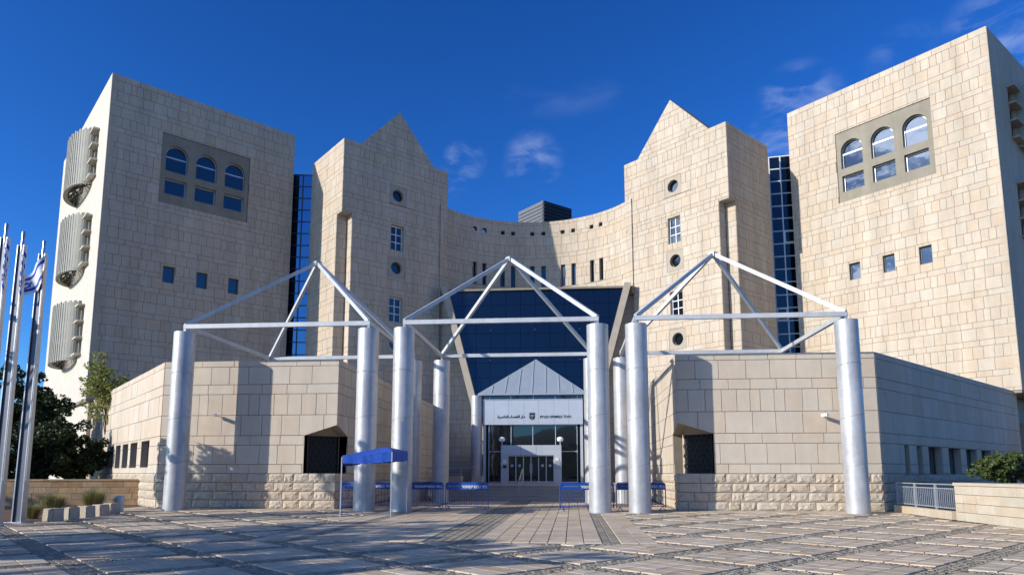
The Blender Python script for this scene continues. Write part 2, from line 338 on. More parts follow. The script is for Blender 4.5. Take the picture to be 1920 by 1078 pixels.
def wall(root, mp_, z0, z1, ops=(), rows=None, hp=(), m='stone', joint=.022, back=.38, ends=(.014, .014), backing=True, depth=.06, wid=WID, bm=None):
    rows = rows or tower_rows(z0, z1)
    for (a, b, k) in rows:
        a, b = max(a, z0), min(b, z1)
        if b - a < .05: continue
        s = ends[0]; w0 = wid[k]; first = True
        while s < mp_.L - ends[1] - .01:
            w = rnd.uniform(*w0) * (rnd.uniform(.45, 1) if first else 1); first = False
            e = s + w
            if mp_.L - ends[1] - e < w0[0] * .55: e = mp_.L - ends[1]
            for (x0, x1, y0, y1) in rect_sub([(s + joint / 2, e - joint / 2, a + joint / 2, b - joint / 2)], ops):
                if x1 - x0 < .05 or y1 - y0 < .05: continue
                rc = True; poly = [(x0, y0), (x1, y0), (x1, y1), (x0, y1)]
                if hp:
                    p2 = clip(poly, hp)
                    if not p2 or not area_ok(p2): continue
                    rc = len(p2) == 4 and all(abs(p2[q][0] - poly[q][0]) < 1e-6 and abs(p2[q][1] - poly[q][1]) < 1e-6 for q in range(4)); poly = p2
                mm = m if k != 'R' else 'rough'
                add_stone(root, mp_, poly, rc, mm, depth, k == 'R')
            s = e
    if not backing: return
    b = bm or MB(); e0, e1 = .05, .05
    rects = rect_sub([(e0, mp_.L - e1, z0, z1)], ops)
    if mp_.step:
        nr = []
        for (s0, s1, y0, y1) in rects:
            n = max(1, int(math.ceil((s1 - s0) / mp_.step)))
            nr += [(s0 + (s1 - s0) * i / n, s0 + (s1 - s0) * (i + 1) / n, y0, y1) for i in range(n)]
        rects = nr
    for (s0, s1, y0, y1) in rects:
        poly = [(s0, y0), (s1, y0), (s1, y1), (s0, y1)]
        if hp: poly = clip(poly, [(a_, b_, c_ - .03) for a_, b_, c_ in hp])
        if len(poly) < 3: continue
        n = len(poly); vv = [mp_.pos(p[0], -.032, p[1]) for p in poly] + [mp_.pos(p[0], -back, p[1]) for p in poly]
        b.add(vv, [tuple(range(n)), tuple(range(2 * n - 1, n - 1, -1))] + [(k + n, (k + 1) % n + n, (k + 1) % n, k) for k in range(n)])
    if bm is None: b.build('backing_wall', 'mortar', root)
def obox(b, mp_, s0, s1, z0, z1, d0, d1):
    vv = [mp_.pos(s, d, z) for d in (d1, d0) for s, z in ((s0, z0), (s1, z0), (s1, z1), (s0, z1))]
    return b.add(vv, [(3, 2, 1, 0)[::-1], (4, 5, 6, 7)[::-1], (0, 4, 5, 1), (1, 5, 6, 2), (2, 6, 7, 3), (3, 7, 4, 0)])
def window(root, mp_, s0, s1, z0, z1, rec=.26, nx=1, nz=1, fr='bronze', fw=.07, gl='glass', rev='reveal', label=None, revt=.03):
    w = MB(); 
    for (a, b_, c, d) in ((s0 + revt, s1 - revt, z0 + revt, z0 + revt + fw), (s0 + revt, s1 - revt, z1 - revt - fw, z1 - revt), (s0 + revt, s0 + revt + fw, z0 + revt + fw, z1 - revt - fw), (s1 - revt - fw, s1 - revt, z0 + revt + fw, z1 - revt - fw)): obox(w, mp_, a, b_, c, d, -rec - .06, -rec)
    a0, a1, c0, c1 = s0 + revt + fw, s1 - revt - fw, z0 + revt + fw, z1 - revt - fw; t = fw * .7
    for i in range(1, nx): x = a0 + (a1 - a0) * i / nx; obox(w, mp_, x - t / 2, x + t / 2, c0, c1, -rec - .06, -rec + .004)
    for j in range(1, nz): y = c0 + (c1 - c0) * j / nz; obox(w, mp_, a0, a1, y - t / 2, y + t / 2, -rec - .06, -rec + .002)
    wo = w.build('window', fr, root)
    if label: wo['label'] = label
    for i in range(nx):
        for j in range(nz):
            x0 = a0 + (a1 - a0) * i / nx + (t / 2 if i else 0); x1 = a0 + (a1 - a0) * (i + 1) / nx - (t / 2 if i < nx - 1 else 0)
            y0 = c0 + (c1 - c0) * j / nz + (t / 2 if j else 0); y1 = c0 + (c1 - c0) * (j + 1) / nz - (t / 2 if j < nz - 1 else 0)
            obox(MB(), mp_, x0, x1, y0, y1, -rec - .05, -rec - .03).build('pane', gl, wo)
    if rev:
        b = MB()
        for (a, b_, c, d) in ((s0, s1, z0, z0 + revt), (s0, s1, z1 - revt, z1), (s0, s0 + revt, z0 + revt, z1 - revt), (s1 - revt, s1, z0 + revt, z1 - revt)): obox(b, mp_, a, b_, c, d, -rec - .1, -.012)
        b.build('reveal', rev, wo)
    return wo
def plate(b, mp_, outer, holes, d0, d1):     # flat plate with holes, front at d1
    rings = [outer] + holes; flat = [p for r in rings for p in r]
    tris = geometry.tessellate_polygon([[Vector((p[0], p[1], 0)) for p in r] for r in rings])
    n = len(flat); vv = [mp_.pos(p[0], d1, p[1]) for p in flat] + [mp_.pos(p[0], d0, p[1]) for p in flat]; ff = []
    for t in tris:
        a, c, d = [flat[i] for i in t]
        cr = (c[0] - a[0]) * (d[1] - a[1]) - (c[1] - a[1]) * (d[0] - a[0]); t = tuple(t) if cr > 0 else tuple(t)[::-1]
        ff += [t, tuple(i + n for i in t[::-1])]
    k = 0
    for ri, r in enumerate(rings):
        m_ = len(r)
        for i in range(m_):
            q = (k + i, k + (i + 1) % m_, n + k + (i + 1) % m_, n + k + i); ff.append(q[::-1])
        k += m_
    return b.add(vv, ff)
def circ(c, z, r, n=28): return [(c + r * math.cos(2 * math.pi * i / n), z + r * math.sin(2 * math.pi * i / n)) for i in range(n)]
def arch(c, w, z0, zs, n=14): r = w / 2; return [(c - r, z0), (c + r, z0)] + [(c + r * math.cos(math.pi * i / n), zs + r * math.sin(math.pi * i / n)) for i in range(n + 1)]
def solid(b, mp_, poly, d0, d1):
    n = len(poly); vv = [mp_.pos(p[0], d1, p[1]) for p in poly] + [mp_.pos(p[0], d0, p[1]) for p in poly]
    return b.add(vv, [tuple(range(n)), tuple(range(2 * n - 1, n - 1, -1))] + [(k + n, (k + 1) % n + n, (k + 1) % n, k) for k in range(n)])
def text_mesh(body, size, align='CENTER', ext=.01, width=None):
    cu = bpy.data.curves.new('lettering', 'FONT'); cu.body = body; cu.size = size; cu.align_x = align; cu.extrude = ext; cu.offset = size * .012; cu.resolution_u = 3
    o = bpy.data.objects.new('lettering', cu); COL.objects.link(o); bpy.context.view_layer.update()
    me = bpy.data.meshes.new_from_object(o.evaluated_get(bpy.context.evaluated_depsgraph_get())); bpy.data.objects.remove(o)
    if width:
        xs_ = [v.co.x for v in me.vertices]; k_ = width / (max(xs_) - min(xs_)); c_ = (max(xs_) + min(xs_)) / 2
        for v in me.vertices: v.co.x = (v.co.x - c_) * k_; v.co.y *= k_
    return me

# ------------------------------------------------------------------ ground
g = MB(); g.add([(-900, -900, -.03), (900, -900, -.03), (900, 900, -.03), (-900, 900, -.03)], [(0, 1, 2, 3)])
structure(g.build('ground', 'asphalt'))
PLAZA = [(-13.9, -4), (24, -4), (24, 22), (15.2, 22), (15.2, 24), (15.6, 29.05), (15.2, 28.65), (7.2, 28.65), (7.2, 37), (-7.2, 37), (-7.2, 28.65), (-15.2, 28.65), (-17.2, 31), (-16.9, 27.8), (-14.6, 24.9), (-13.9, 19.5)]
pl = MB(); n_ = len(PLAZA); pl.add([(x, y, -.012) for x, y in PLAZA], [tuple(range(n_))])
plaza = structure(pl.build('plaza_paving', 'joint'))
def inpoly(x, y, P):
    c = False
    for i in range(len(P)):
        (x0, y0), (x1, y1) = P[i], P[i - 1]
        if (y0 > y) != (y1 > y) and x < (x1 - x0) * (y - y0) / (y1 - y0) + x0: c = not c
    return c
def seen(x, y, m_=1.5):
    d = Vector((x, y)) - CAM.xy; f = d.x * -math.sin(R(5)) + d.y * math.cos(R(5)); r_ = d.x * math.cos(R(5)) + d.y * math.sin(R(5))
    return f > 5 and abs(r_) < f * .78 + m_ + 1
SL = []; CB = MB()
TOPS = {}
def top_piece(x, y, w, h, a, cob):
    if not (seen(x, y) and inpoly(x, y, PLAZA)): return
    for dx, dy in ((w * .4, h * .4), (-w * .4, h * .4), (w * .4, -h * .4), (-w * .4, -h * .4)):
        if not inpoly(x + dx * math.cos(a) - dy * math.sin(a), y + dx * math.sin(a) + dy * math.cos(a), PLAZA): return
    if cob:
        ca, sa = math.cos(a), math.sin(a); z = rnd.uniform(-.004, .004); k = .84; vv = []
        for (q, zz) in ((1, -.012), (k, z)):
            for ex, ey in ((-.5, -.5), (.5, -.5), (.5, .5), (-.5, .5)): X, Y = ex * w * q, ey * h * q; vv.append((x + X * ca - Y * sa, y + X * sa + Y * ca, zz))
        CB.add(vv, [(4, 5, 6, 7), (0, 1, 5, 4), (1, 2, 6, 5), (2, 3, 7, 6), (3, 0, 4, 7)])
    else: SL.append(((x - CAM.x) ** 2 + y * y, x, y, w, h, a))
def central(x, y): return y > 15.2 and abs(x - .2 * 0) < 4.6 + max(0, (y - 27)) * .5 or y > 27.4
A = R(47); P_ = 2.05; SW = .402; BW = P_ - 4 * SW
for i in range(-24, 26):
    for j in range(-24, 26):
        for a in range(4):
            for b in range(4):
                p, q = i * P_ + BW + (a + .5) * SW, j * P_ + BW + (b + .5) * SW
                x, y = p * math.cos(A) - q * math.sin(A), p * math.sin(A) + q * math.cos(A) + 14
                if not central(x, y): top_piece(x, y, SW - .014, SW - .014, A, False)
        # cobble bands of this cell
        cs = BW / 4
        for a in range(4):
            for b in range(int(P_ / cs)):
                for (p, q) in ((i * P_ + (a + .5) * cs, j * P_ + (b + .5) * cs), (i * P_ + (b + .5) * cs, j * P_ + (a + .5) * cs) if b >= 4 else (None, None)):
                    if p is None: continue
                    p += rnd.uniform(-.012, .012); q += rnd.uniform(-.012, .012)
                    x, y = p * math.cos(A) - q * math.sin(A), p * math.sin(A) + q * math.cos(A) + 14
                    if not central(x, y): top_piece(x, y, cs - .014, cs - .014, A + rnd.uniform(-.12, .12), True)
y = 15.0
row = 0
while y < 37:
    x = -16.5
    while x < 17:
        if abs(x - 0) < .01: pass
        axial = -.55 < x + .2 < .55 or abs(abs(x + .2) - 3.6) < .21
        if axial:
            for a in range(2):
                for b in range(3):
                    X, Y = x + .1 + a * .2, y + .067 + b * .134
                    if central(X, Y): top_piece(X, Y, .188, .12, rnd.uniform(-.03, .03), True)
        elif central(x + .2, y + .2): top_piece(x + .2, y + .2, .386, .386, 0, False)
        x += .4
    y += .4; row += 1
SL.sort(); sb = MB(); me = None
TV = [(-.5, -.5, -.5), (.5, -.5, -.5), (.5, .5, -.5), (-.5, .5, -.5), (-.485, -.485, .5), (.485, -.485, .5), (.485, .485, .5), (-.485, .485, .5)]; TF = [(4, 5, 6, 7), (0, 1, 5, 4), (1, 2, 6, 5), (2, 3, 7, 6), (3, 0, 4, 7)]
me = bpy.data.meshes.new('slab'); me.from_pydata(TV, [], TF); me.materials.append(M['slab']); me.update()
def slabtilt(): return (rnd.uniform(-.0025, .0025), rnd.uniform(-.0025, .0025))
vis = [s for s in SL if s[0] > 85]; near = [s for s in SL if s[0] <= 85]
for k, (d, x, y, w, h, a) in enumerate(vis[:300]):
    o = link('slab', me, plaza, (x, y, rnd.uniform(-.002, .002))); tx, ty = slabtilt(); o.rotation_euler = (tx, ty, a); o.scale = (w, h, .03)
for (d, x, y, w, h, a) in near + vis[300:]:
    ca, sa = math.cos(a), math.sin(a); z0 = rnd.uniform(-.002, .002); tx, ty = slabtilt()
    sb.add([(x + px * w * ca - py * h * sa, y + px * w * sa + py * h * ca, z0 + pz * .03 + tx * py * h + ty * px * w) for px, py, pz in TV], TF)
o = sb.build('slab_field', 'slab', plaza); o['kind'] = 'stuff'
o = CB.build('cobble_bands', 'cobble', plaza); o['kind'] = 'stuff'
# added, unseen hills behind the viewer that darken the glass reflections
h = MB(); hn = 40; vv = []
for i in range(hn + 1):
    x = -500 + 1000 * i / hn; t_ = 14 + 5 * math.sin(i * .7) + 3 * math.sin(i * 1.9)
    vv += [(x, -70, -.5), (x, -110, t_ * .6), (x, -170, t_), (x, -260, -1)]
h.add(vv, [(4 * i + k, 4 * i + 4 + k, 4 * i + 5 + k, 4 * i + 1 + k) for i in range(hn) for k in range(3)])
M['reflection_hill'] = mat('reflection_hill_scrub', (.06, .07, .035), .95, col2=(.12, .11, .07), nscale=.08)
structure(h.build('reflection_hill', 'reflection_hill', smooth=True))
# raised entrance terrace and its steps
b = MB(); b.span((-7.15, 40.6, -.03), (7.15, 56, .8)); b.span((-20, 48.2, -.03), (20, 60, .795))
terr = structure(b.build('entrance_terrace', 'terrace'))
for k in range(5):
    o = MB().span((-7.15, 37.2 + k * .68, -.03), (7.15, 37.2 + (k + 1) * .68 + .03, .16 * (k + 1) - .002)).build('step', 'terrace', terr)

exec_parts = []
# ------------------------------------------------------------------ tower blocks
TN, TI = (-29.7, 43.0), (-20.3, 53.1); TH = 30.0; TD = (-.73, .683)
def P2(sg, p): return (p[0] * -sg, p[1])
def tower(sg, label):
    root = thing('tower_block', label, 'building', (-sg * -25 if False else sg * 25, 48, 0), 'tower blocks flanking the courtyard')
    f = side(sg, TN, TI); L = f.L
    panel = (3.55, 10.1, 21.3, 26.72); smalls = [(c - .42, c + .42, 15.32, 16.6) for c in (4.6, 6.95, 9.3)]
    mir = lambda q: (*msp(sg, L, q[:2]), *q[2:])
    panel = mir(panel); smalls = [mir(q) for q in smalls]
    wall(root, f, 6.45, TH, [panel] + smalls)
    for q in smalls: window(root, f, *q, rec=.22)
    # concrete panel with three arched lights over three square ones
    cs = [4.68, 6.83, 9.0]
    if sg > 0: cs = [L - c for c in cs][::-1]
    holes = []
    for c in cs: holes += [arch(c, 1.56, 23.86, 25.17), [(c - .78, 22.08), (c + .78, 22.08), (c + .78, 23.3), (c - .78, 23.3)]]
    b = MB(); s0, s1, z0, z1 = panel
    plate(b, f, [(s0 + .02, z0 + .02), (s1 - .02, z0 + .02), (s1 - .02, z1 - .02), (s0 + .02, z1 - .02)], holes, -.42, -.07)
    po = b.build('arched_window_panel', 'concrete', root)
    fm = 'mullion'
    for c in cs:
        for k in range(2):
            outer = arch(c, 1.60, 23.84, 25.17) if k == 0 else [(c - .80, 22.06), (c + .80, 22.06), (c + .80, 23.32), (c - .80, 23.32)]
            inner = arch(c, 1.44, 23.94, 25.17) if k == 0 else [(c - .70, 22.16), (c + .70, 22.16), (c + .70, 23.22), (c - .70, 23.22)]
            w = MB(); plate(w, f, outer, [inner], -.40, -.33)
            if k == 0: obox(w, f, c - .72, c + .72, 24.98, 25.08, -.40, -.325)
            wo = w.build('window', fm, root)
            if k == 0:
                pu = [p for p in arch(c, 1.44, 23.94, 25.17)]
                solid(MB(), f, [(c - .72, 23.94), (c + .72, 23.94), (c + .72, 24.98), (c - .72, 24.98)], -.39, -.37).build('pane', 'glass', wo)
                solid(MB(), f, [(c - .72, 25.08), (c + .72, 25.08)] + pu[2:], -.39, -.37).build('pane', 'glass', wo)
            else: solid(MB(), f, inner, -.39, -.37).build('pane', 'glass', wo)
    # outer side wall, rendered pale, with curved fin screens
    fo = (TN[0] + TD[0] * 19, TN[1] + TD[1] * 19)
    g_ = side(sg, fo, TN); GL = g_.L
    b = MB(); wins = []
    for zb in (23.3, 16.6, 9.9): wins.append((*msp(sg, GL, (GL - 4.15, GL - 3.1)), zb, zb + 3.6))
    for (a0, a1, c0, c1) in rect_sub([(0, GL - .02 if sg < 0 else GL, 6.45, TH - .03)] if sg < 0 else [(.02, GL, 6.45, TH - .03)], wins): solid(b, g_, [(a0, c0), (a1, c0), (a1, c1), (a0, c1)], -.38, -.004)
    b.build('side_wall', 'render' if sg < 0 else 'stone', root)
    for (a0, a1, c0, c1) in wins:
        for k in range(3):
            zz = c0 + k * 1.2; window(root, g_, a0, a1, zz + .05, zz + 1.15, rec=.2, rev=None)
            obox(MB(), g_, a0 - .15, a1 + .1, zz - .06, zz + .05, -.3, .42).build('window_ledge', 'render' if sg < 0 else 'reveal', root)
        obox(MB(), g_, a0 - .15, a1 + .1, c1 - .06, c1 + .05, -.3, .42).build('window_ledge', 'render' if sg < 0 else 'reveal', root)
    for zb in (23.0, 16.3, 9.6):
        fs = MB(); c = GL - 7.4 if sg < 0 else 7.4; a_, b_ = 3.1, 1.25; nf = 26
        pts = [(c - a_ * math.cos(math.pi * i / 40), b_ * math.sin(math.pi * i / 40)) for i in range(41)]
        so_ = bpy.data.objects.new('curved_screen', None); COL.objects.link(so_); so_.parent = root
        for zz, ww in ((zb + .15, .26), (zb + 1.5, .12), (zb + 2.8, .12), (zb + 4.0, .16)):
            MB().tube([g_.pos(p[0], p[1] - .12, zz) for p in pts], ww * .5, 6).build('screen_rail', 'louvre', so_)
        for i in (4, 9, 14, 20, 26, 31, 36): MB().beam(g_.pos(pts[i][0], pts[i][1] - .1, zb + .1), g_.pos(c, -.1, zb + .9), .06, .09).build('strut', 'bronze', so_)
        for i in range(nf):
            th = math.pi * (i + .5) / nf; e = (c - a_ * math.cos(th), b_ * math.sin(th)); tx, ty = a_ * math.sin(th), b_ * math.cos(th); l_ = math.hypot(tx, ty); tx, ty = tx / l_, ty / l_
            fb = MB(); nx_, ny_ = -ty, tx; hw = .105; zt = zb + 4.3 + .12 * (i % 2)
            cor = []
            for (u_, w_) in ((-hw, -.03), (hw, -.03), (hw, .03), (-hw, .03)): cor.append((e[0] + tx * u_ + nx_ * w_ * -1 + ny_ * 0, e[1] + ty * u_ + ny_ * w_))
            vv = [g_.pos(x_, y_, z_) for z_ in (zb, zt) for x_, y_ in cor]; fb.add(vv, BOXF)
            fo_ = fb.build('fin', 'louvre', so_)
    inner = [TN, TI, (TI[0] - 5, TI[1] + 6), (fo[0] + 2, fo[1] + 3), fo]
    cx = sum(p[0] for p in inner) / 5; cy = sum(p[1] for p in inner) / 5
    poly = [P2(sg, (p[0] + (cx - p[0]) * .07, p[1] + (cy - p[1]) * .07)) for p in inner]
    poly = [(p[0] * 1, p[1]) for p in poly]
    if sg < 0: poly = [(-abs(x), y_) for x, y_ in poly]
    else: poly = [(abs(x), y_) for x, y_ in poly][::-1]
    MB().prism(poly, 6.5, TH - .6).build('roof_slab', 'concrete', root)
    # soffit under the overhang and the recessed ground floor
    gpol = [P2(sg, (p[0] + (cx - p[0]) * (.04 if sg < 0 else .22), p[1] + (cy - p[1]) * (.04 if sg < 0 else .22))) for p in inner]; gpol = [(abs(x) * sg, y_) for x, y_ in gpol]
    if sg > 0: gpol = gpol[::-1]
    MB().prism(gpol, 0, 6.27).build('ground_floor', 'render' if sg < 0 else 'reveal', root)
    pol2 = [(p[0] + (cx - p[0]) * .004, p[1] + (cy - p[1]) * .004) for p in inner]; pol2 = [(abs(x) * sg, y_) for x, y_ in pol2]
    if sg > 0: pol2 = pol2[::-1]
    MB().prism(pol2, 6.28, 6.44).build('soffit', 'concrete', root)
    flush_stones(root)
    return root
tower(-1, 'shaded stone tower block on the left with three blue arched windows')
tower(1, 'sunlit stone tower block on the right with three pale arched windows')

# ------------------------------------------------------------------ gabled blocks
GN, GI = (-14.43, 48.6), (-7.5, 55.35); GO = (-18.62, 52.9)
def gable(sg, label):
    root = thing('gabled_block', label, 'building', (sg * 12.5, 53, .8), 'gabled stair blocks beside the curved wing')
    f = side(sg, GN, GI); L = f.L; mir = lambda q: (*msp(sg, L, q[:2]), *q[2:])
    c = L / 2 + .02 * sg * 0; wins = [(c - .62, c + .62, 19.15, 21.32), (c - .62, c + .62, 13.28, 15.4)]; pans = [(c - .78, c + .78, z - .8, z + .8) for z in (23.8, 17.76, 11.6)]
    zc = 21.47
    # upper front with the gable: half-planes of the two slopes act only above the parapet
    pk, s1, s2 = (c, 31.0), 1.45, L - 1.45
    wall(root, f, zc, 27.22, [q for q in pans + wins if q[3] > zc])
    k = (31.0 - 27.22) / (c - s1)
    wall(root, f, 27.22, 31.0, [], hp=[(-k, 1, 27.22 - k * s1), (k, 1, 27.22 + k * s2)], back=2.2, m='stone')
    n0, n1 = (.86, .70); 
    if sg > 0: n0, n1 = n1, n0
    lo = Flat(f.pos(n0, 0, 0).xy, f.pos(L - n1, 0, 0).xy); sh = lambda q: (q[0] - n0, q[1] - n0, *q[2:])
    wall(root, lo, .8, zc, [sh((q[0], q[1], q[2], min(q[3], 99))) for q in pans + wins])
    for q in wins: window(root, f, *q, rec=.24, nx=2, nz=3, fr='white', fw=.09, gl='gdark', revt=.05)
    for q in pans:
        zc_ = (q[2] + q[3]) / 2; b = MB(); plate(b, f, [(q[0] + .02, q[2] + .02), (q[1] - .02, q[2] + .02), (q[1] - .02, q[3] - .02), (q[0] + .02, q[3] - .02)], [circ(c, zc_, .5)], -.40, -.012)
        po = b.build('round_window', 'reveal', root); solid(MB(), f, circ(c, zc_, .53), -.37, -.33).build('pane', 'gdark', po)
        b = MB(); plate(b, f, circ(c, zc_, .52), [circ(c, zc_, .44)], -.34, -.29); b.build('frame', 'bronze', po)
    # outer side face (lit on the left block) : upper full, lower set back by the corner notch
    g_ = side(sg, GO, GN); GL = g_.L; wall(root, g_, zc, 27.22)
    nn = .86; q0, q1 = (0, GL - nn) if sg < 0 else (nn, GL)
    wall(root, Flat(g_.pos(q0, 0, 0).xy, g_.pos(q1, 0, 0).xy), .8, zc)
    # notch returns
    if sg < 0:
        a = f.pos(.86, 0, 0).xy; b2 = f.pos(.86, -.86, 0).xy; cc = g_.pos(GL - nn, 0, 0).xy
        r1_, r2_ = Flat(b2, a), Flat(cc, b2)
    else:
        a = f.pos(L - .86, 0, 0).xy; b2 = f.pos(L - .86, -.86, 0).xy; cc = g_.pos(nn, 0, 0).xy
        r1_, r2_ = Flat(a, b2), Flat(b2, cc)
    wall(root, r1_, .8, zc); wall(root, r2_, .8, zc)
    # corbels under the upper storeys
    for (e0, e1, dd) in ((0, .86, .86), (L - .70, L, .7)) if sg < 0 else ((L - .86, L, .86), (0, .70, .7)):
        b = MB(); obox(b, f, e0 + .02, e1 - .02, zc - .16, zc + .1, -dd, -.02); b.build('corbel', 'reveal', root)
    # dark slot glazing in the inner notch
    b = MB(); e0 = L - .70 if sg < 0 else .05; obox(b, f, e0, e0 + .65, .8, zc - .2, -1.3, -.9); b.build('slot_glazing', 'gdark', root)
    far = (GI[0] - 3.9, GI[1] + 4.3)
    poly = [GN, GI, (GI[0] - 4.0, GI[1] + 4.1), GO]; cx = sum(p[0] for p in poly) / 4; cy = sum(p[1] for p in poly) / 4
    pp = [((p[0] + (cx - p[0]) * .30), p[1] + (cy - p[1]) * .30) for p in poly]; pp = [(abs(x) * sg, y_) for x, y_ in pp]
    if sg > 0: pp = pp[::-1]
    MB().prism(pp, .8, 26.8).build('roof_slab', 'concrete', root)
    flush_stones(root); return root
gable(-1, 'shaded stone block with pointed gable left of the curved wing')
gable(1, 'sunlit stone block with pointed gable right of the curved wing')

# ------------------------------------------------------------------ glass strips between tower and gabled block
def strip(sg, label):
    root = thing('glazed_link', label, 'building', (sg * 19.5, 54, .8), 'glazed links between tower and gabled block')
    f = side(sg, (-21.6, 53.9), (-18.2, 54.4)); nx, z0, z1 = 4, .8, 26.9; fr = MB(); nz = 25; hz = (z1 - z0) / nz
    for i in range(nx + 1): x = f.L * i / nx; obox(fr, f, x - .045, x + .045, z0, z1, -.1, .05)
    for j in range(nz + 1): y_ = z0 + hz * j; obox(fr, f, 0, f.L, y_ - .04, y_ + .04, -.1, .045)
    fr.build('mullion_grid', 'white' if sg > 0 else 'bronze', root)
    for i in range(nx):
        for j in range(nz):
            if z0 + hz * (j + 1) < 6.5: continue
            p = obox(MB(), f, f.L * i / nx + .046, f.L * (i + 1) / nx - .046, z0 + hz * j + .041, z0 + hz * (j + 1) - .041, -.05, rnd.uniform(-.004, .004)).build('pane', 'strip' if sg > 0 else 'stripsky', root)
    if sg > 0:
        for (i, j) in ((2, 18), (1, 12)):
            b = MB(); x0, x1, a0, a1 = f.L * i / nx + .0, f.L * (i + 1) / nx, z0 + hz * j, z0 + hz * (j + 1)
            plate(b, f, [(x0, a0), (x1, a0), (x1, a1), (x0, a1)], [[(x0 + .12, a0 + .12), (x1 - .12, a0 + .12), (x1 - .12, a1 - .12), (x0 + .12, a1 - .12)]], .03, .10); b.build('vent_frame', 'white', root)
    b = MB(); obox(b, f, .05, f.L - .05, z0, z1 - .1, -2.5, -.12); b.build('core', 'dark', root)
strip(-1, 'narrow glass strip in sky-reflection blue between left tower and left gabled block')
strip(1, 'narrow glass strip with white mullions between right tower and right gabled block')

# ------------------------------------------------------------------ curved wing
root = thing('curved_wing', 'concave curved stone wing with rows of slit windows and square parapet openings', 'building', (0, 59, .8))
arc = Arc((0, 50.47), 9.03, R(-62), R(62)); L = arc.L; ops = []
sq = []; sl_ = []
for a in (-37.2, -31.2, -20.2, -14.2, -3.2, 3.2, 14.4, 20.6, 32.0, 38.0):
    s_ = (R(a) - arc.a0) * arc.r; sq.append((s_ - .2, s_ + .2, 22.75, 23.15)); sl_.append((s_ - .22, s_ + .22, 17.95, 19.95))
wall(root, arc, 15.9, 24.05, sq + sl_, back=.5)
for q in sq[2:]: window(root, arc, *q, rec=.3, fw=.03, revt=.02, gl='gdark')  # dark panes added in parapet openings, standing for the dim view through
for q in sl_: window(root, arc, *q, rec=.3, fw=.04, gl='gdark', revt=.02)
b = MB()
for i in range(30):
    a0, a1 = R(-62 + 124 * i / 30), R(-62 + 124 * (i + 1) / 30)
    b.add([(r * math.sin(a), 50.47 + r * math.cos(a), z) for z in (.8, 22.2) for r, a in ((9.55, a0), (9.55, a1), (12.5, a1), (12.5, a0))], [q[::-1] for q in BOXF] if False else BOXF)
b.build('roof_slab', 'concrete', root)
flush_stones(root)
# rooftop plant room
root = thing('rooftop_plant_room', 'dark louvred plant box on the roof behind the curved wing', 'plant room', (.4, 65, 23.6))
def plantface(p, q, m):
    f = Flat(p, q); b = MB(); obox(b, f, 0.01, f.L - .01, 23.6, 27.3, -.2, 0)
    o = b.build('side_panel', m, root)
    for k in range(9): obox(MB(), f, .1, f.L - .1, 24.1 + k * .35, 24.3 + k * .35, .0, .07).build('louvre_slat', m, o)
plantface((-2.2, 65.2), (.4, 62.4), 'louvrebox_lit'); plantface((.4, 62.4), (3.1, 64.8), 'dark')  # sun and shade put into the colour: lighter metal left, darker right
MB().prism([(-2.1, 65.2), (.4, 62.55), (3.0, 64.8), (.5, 67.4)], 23.6, 27.2).build('core', 'dark', root)

# ------------------------------------------------------------------ glass atrium between inclined stone piers
root = thing('glass_atrium', 'dark blue tapering glass wall framed by two inclined stone piers', 'atrium', (0, 55, .8))
ZT, ZB = 16.35, 7.0; UT, UB2 = 7.15, 4.6; VT, VB = 54.5, 53.7
def ap(u_, z_): k = (z_ - ZB) / (ZT - ZB); return Vector((u_, VB + (VT - VB) * k, z_))
def lim(z_): return UB2 + (UT - UB2) * (z_ - ZB) / (ZT - ZB)
cols_ = [-7.2, -6, -4.8, -3.6, -2.4, -1.2, 0, 1.2, 2.4, 3.6, 4.8, 6.0, 7.2]; nzr = 9; z_low = 3.0
for j in range(11):
    za, zb = z_low + (ZT - z_low) * j / 11 + .012, z_low + (ZT - z_low) * (j + 1) / 11 - .012
    for i in range(12):
        poly = [(cols_[i] + .012, za), (cols_[i + 1] - .012, za), (cols_[i + 1] - .012, zb), (cols_[i] + .012, zb)]
        k = (UT - UB2) / (ZT - ZB); poly = clip(poly, [(1, -k, UB2 - k * ZB), (-1, -k, UB2 - k * ZB)])
        if len(poly) < 3: continue
        n = len(poly); tl = rnd.uniform(-.012, .012)
        vv = [ap(*p) + Vector((0, tl * (p[0] - poly[0][0]), 0)) for p in poly] + [ap(*p) + Vector((0, .04, 0)) for p in poly]
        MB().add(vv, [tuple(range(n)), tuple(range(2 * n - 1, n - 1, -1))] + [(q + n, (q + 1) % n + n, (q + 1) % n, q) for q in range(n)]).build('pane', 'atrium', root)
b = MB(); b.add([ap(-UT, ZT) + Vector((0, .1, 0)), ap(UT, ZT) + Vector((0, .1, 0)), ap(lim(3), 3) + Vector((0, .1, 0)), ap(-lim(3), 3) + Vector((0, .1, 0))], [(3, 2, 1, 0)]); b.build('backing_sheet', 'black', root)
for x in (-3.6, 0, 3.6):
    for z_ in (8.1, 10.5, 13):
        MB().lathe(ap(x, z_) - Vector((0, .02, 0)), [(.05, -.02), (.05, .02)], 8).build('spider_fixing', 'bronze', root)
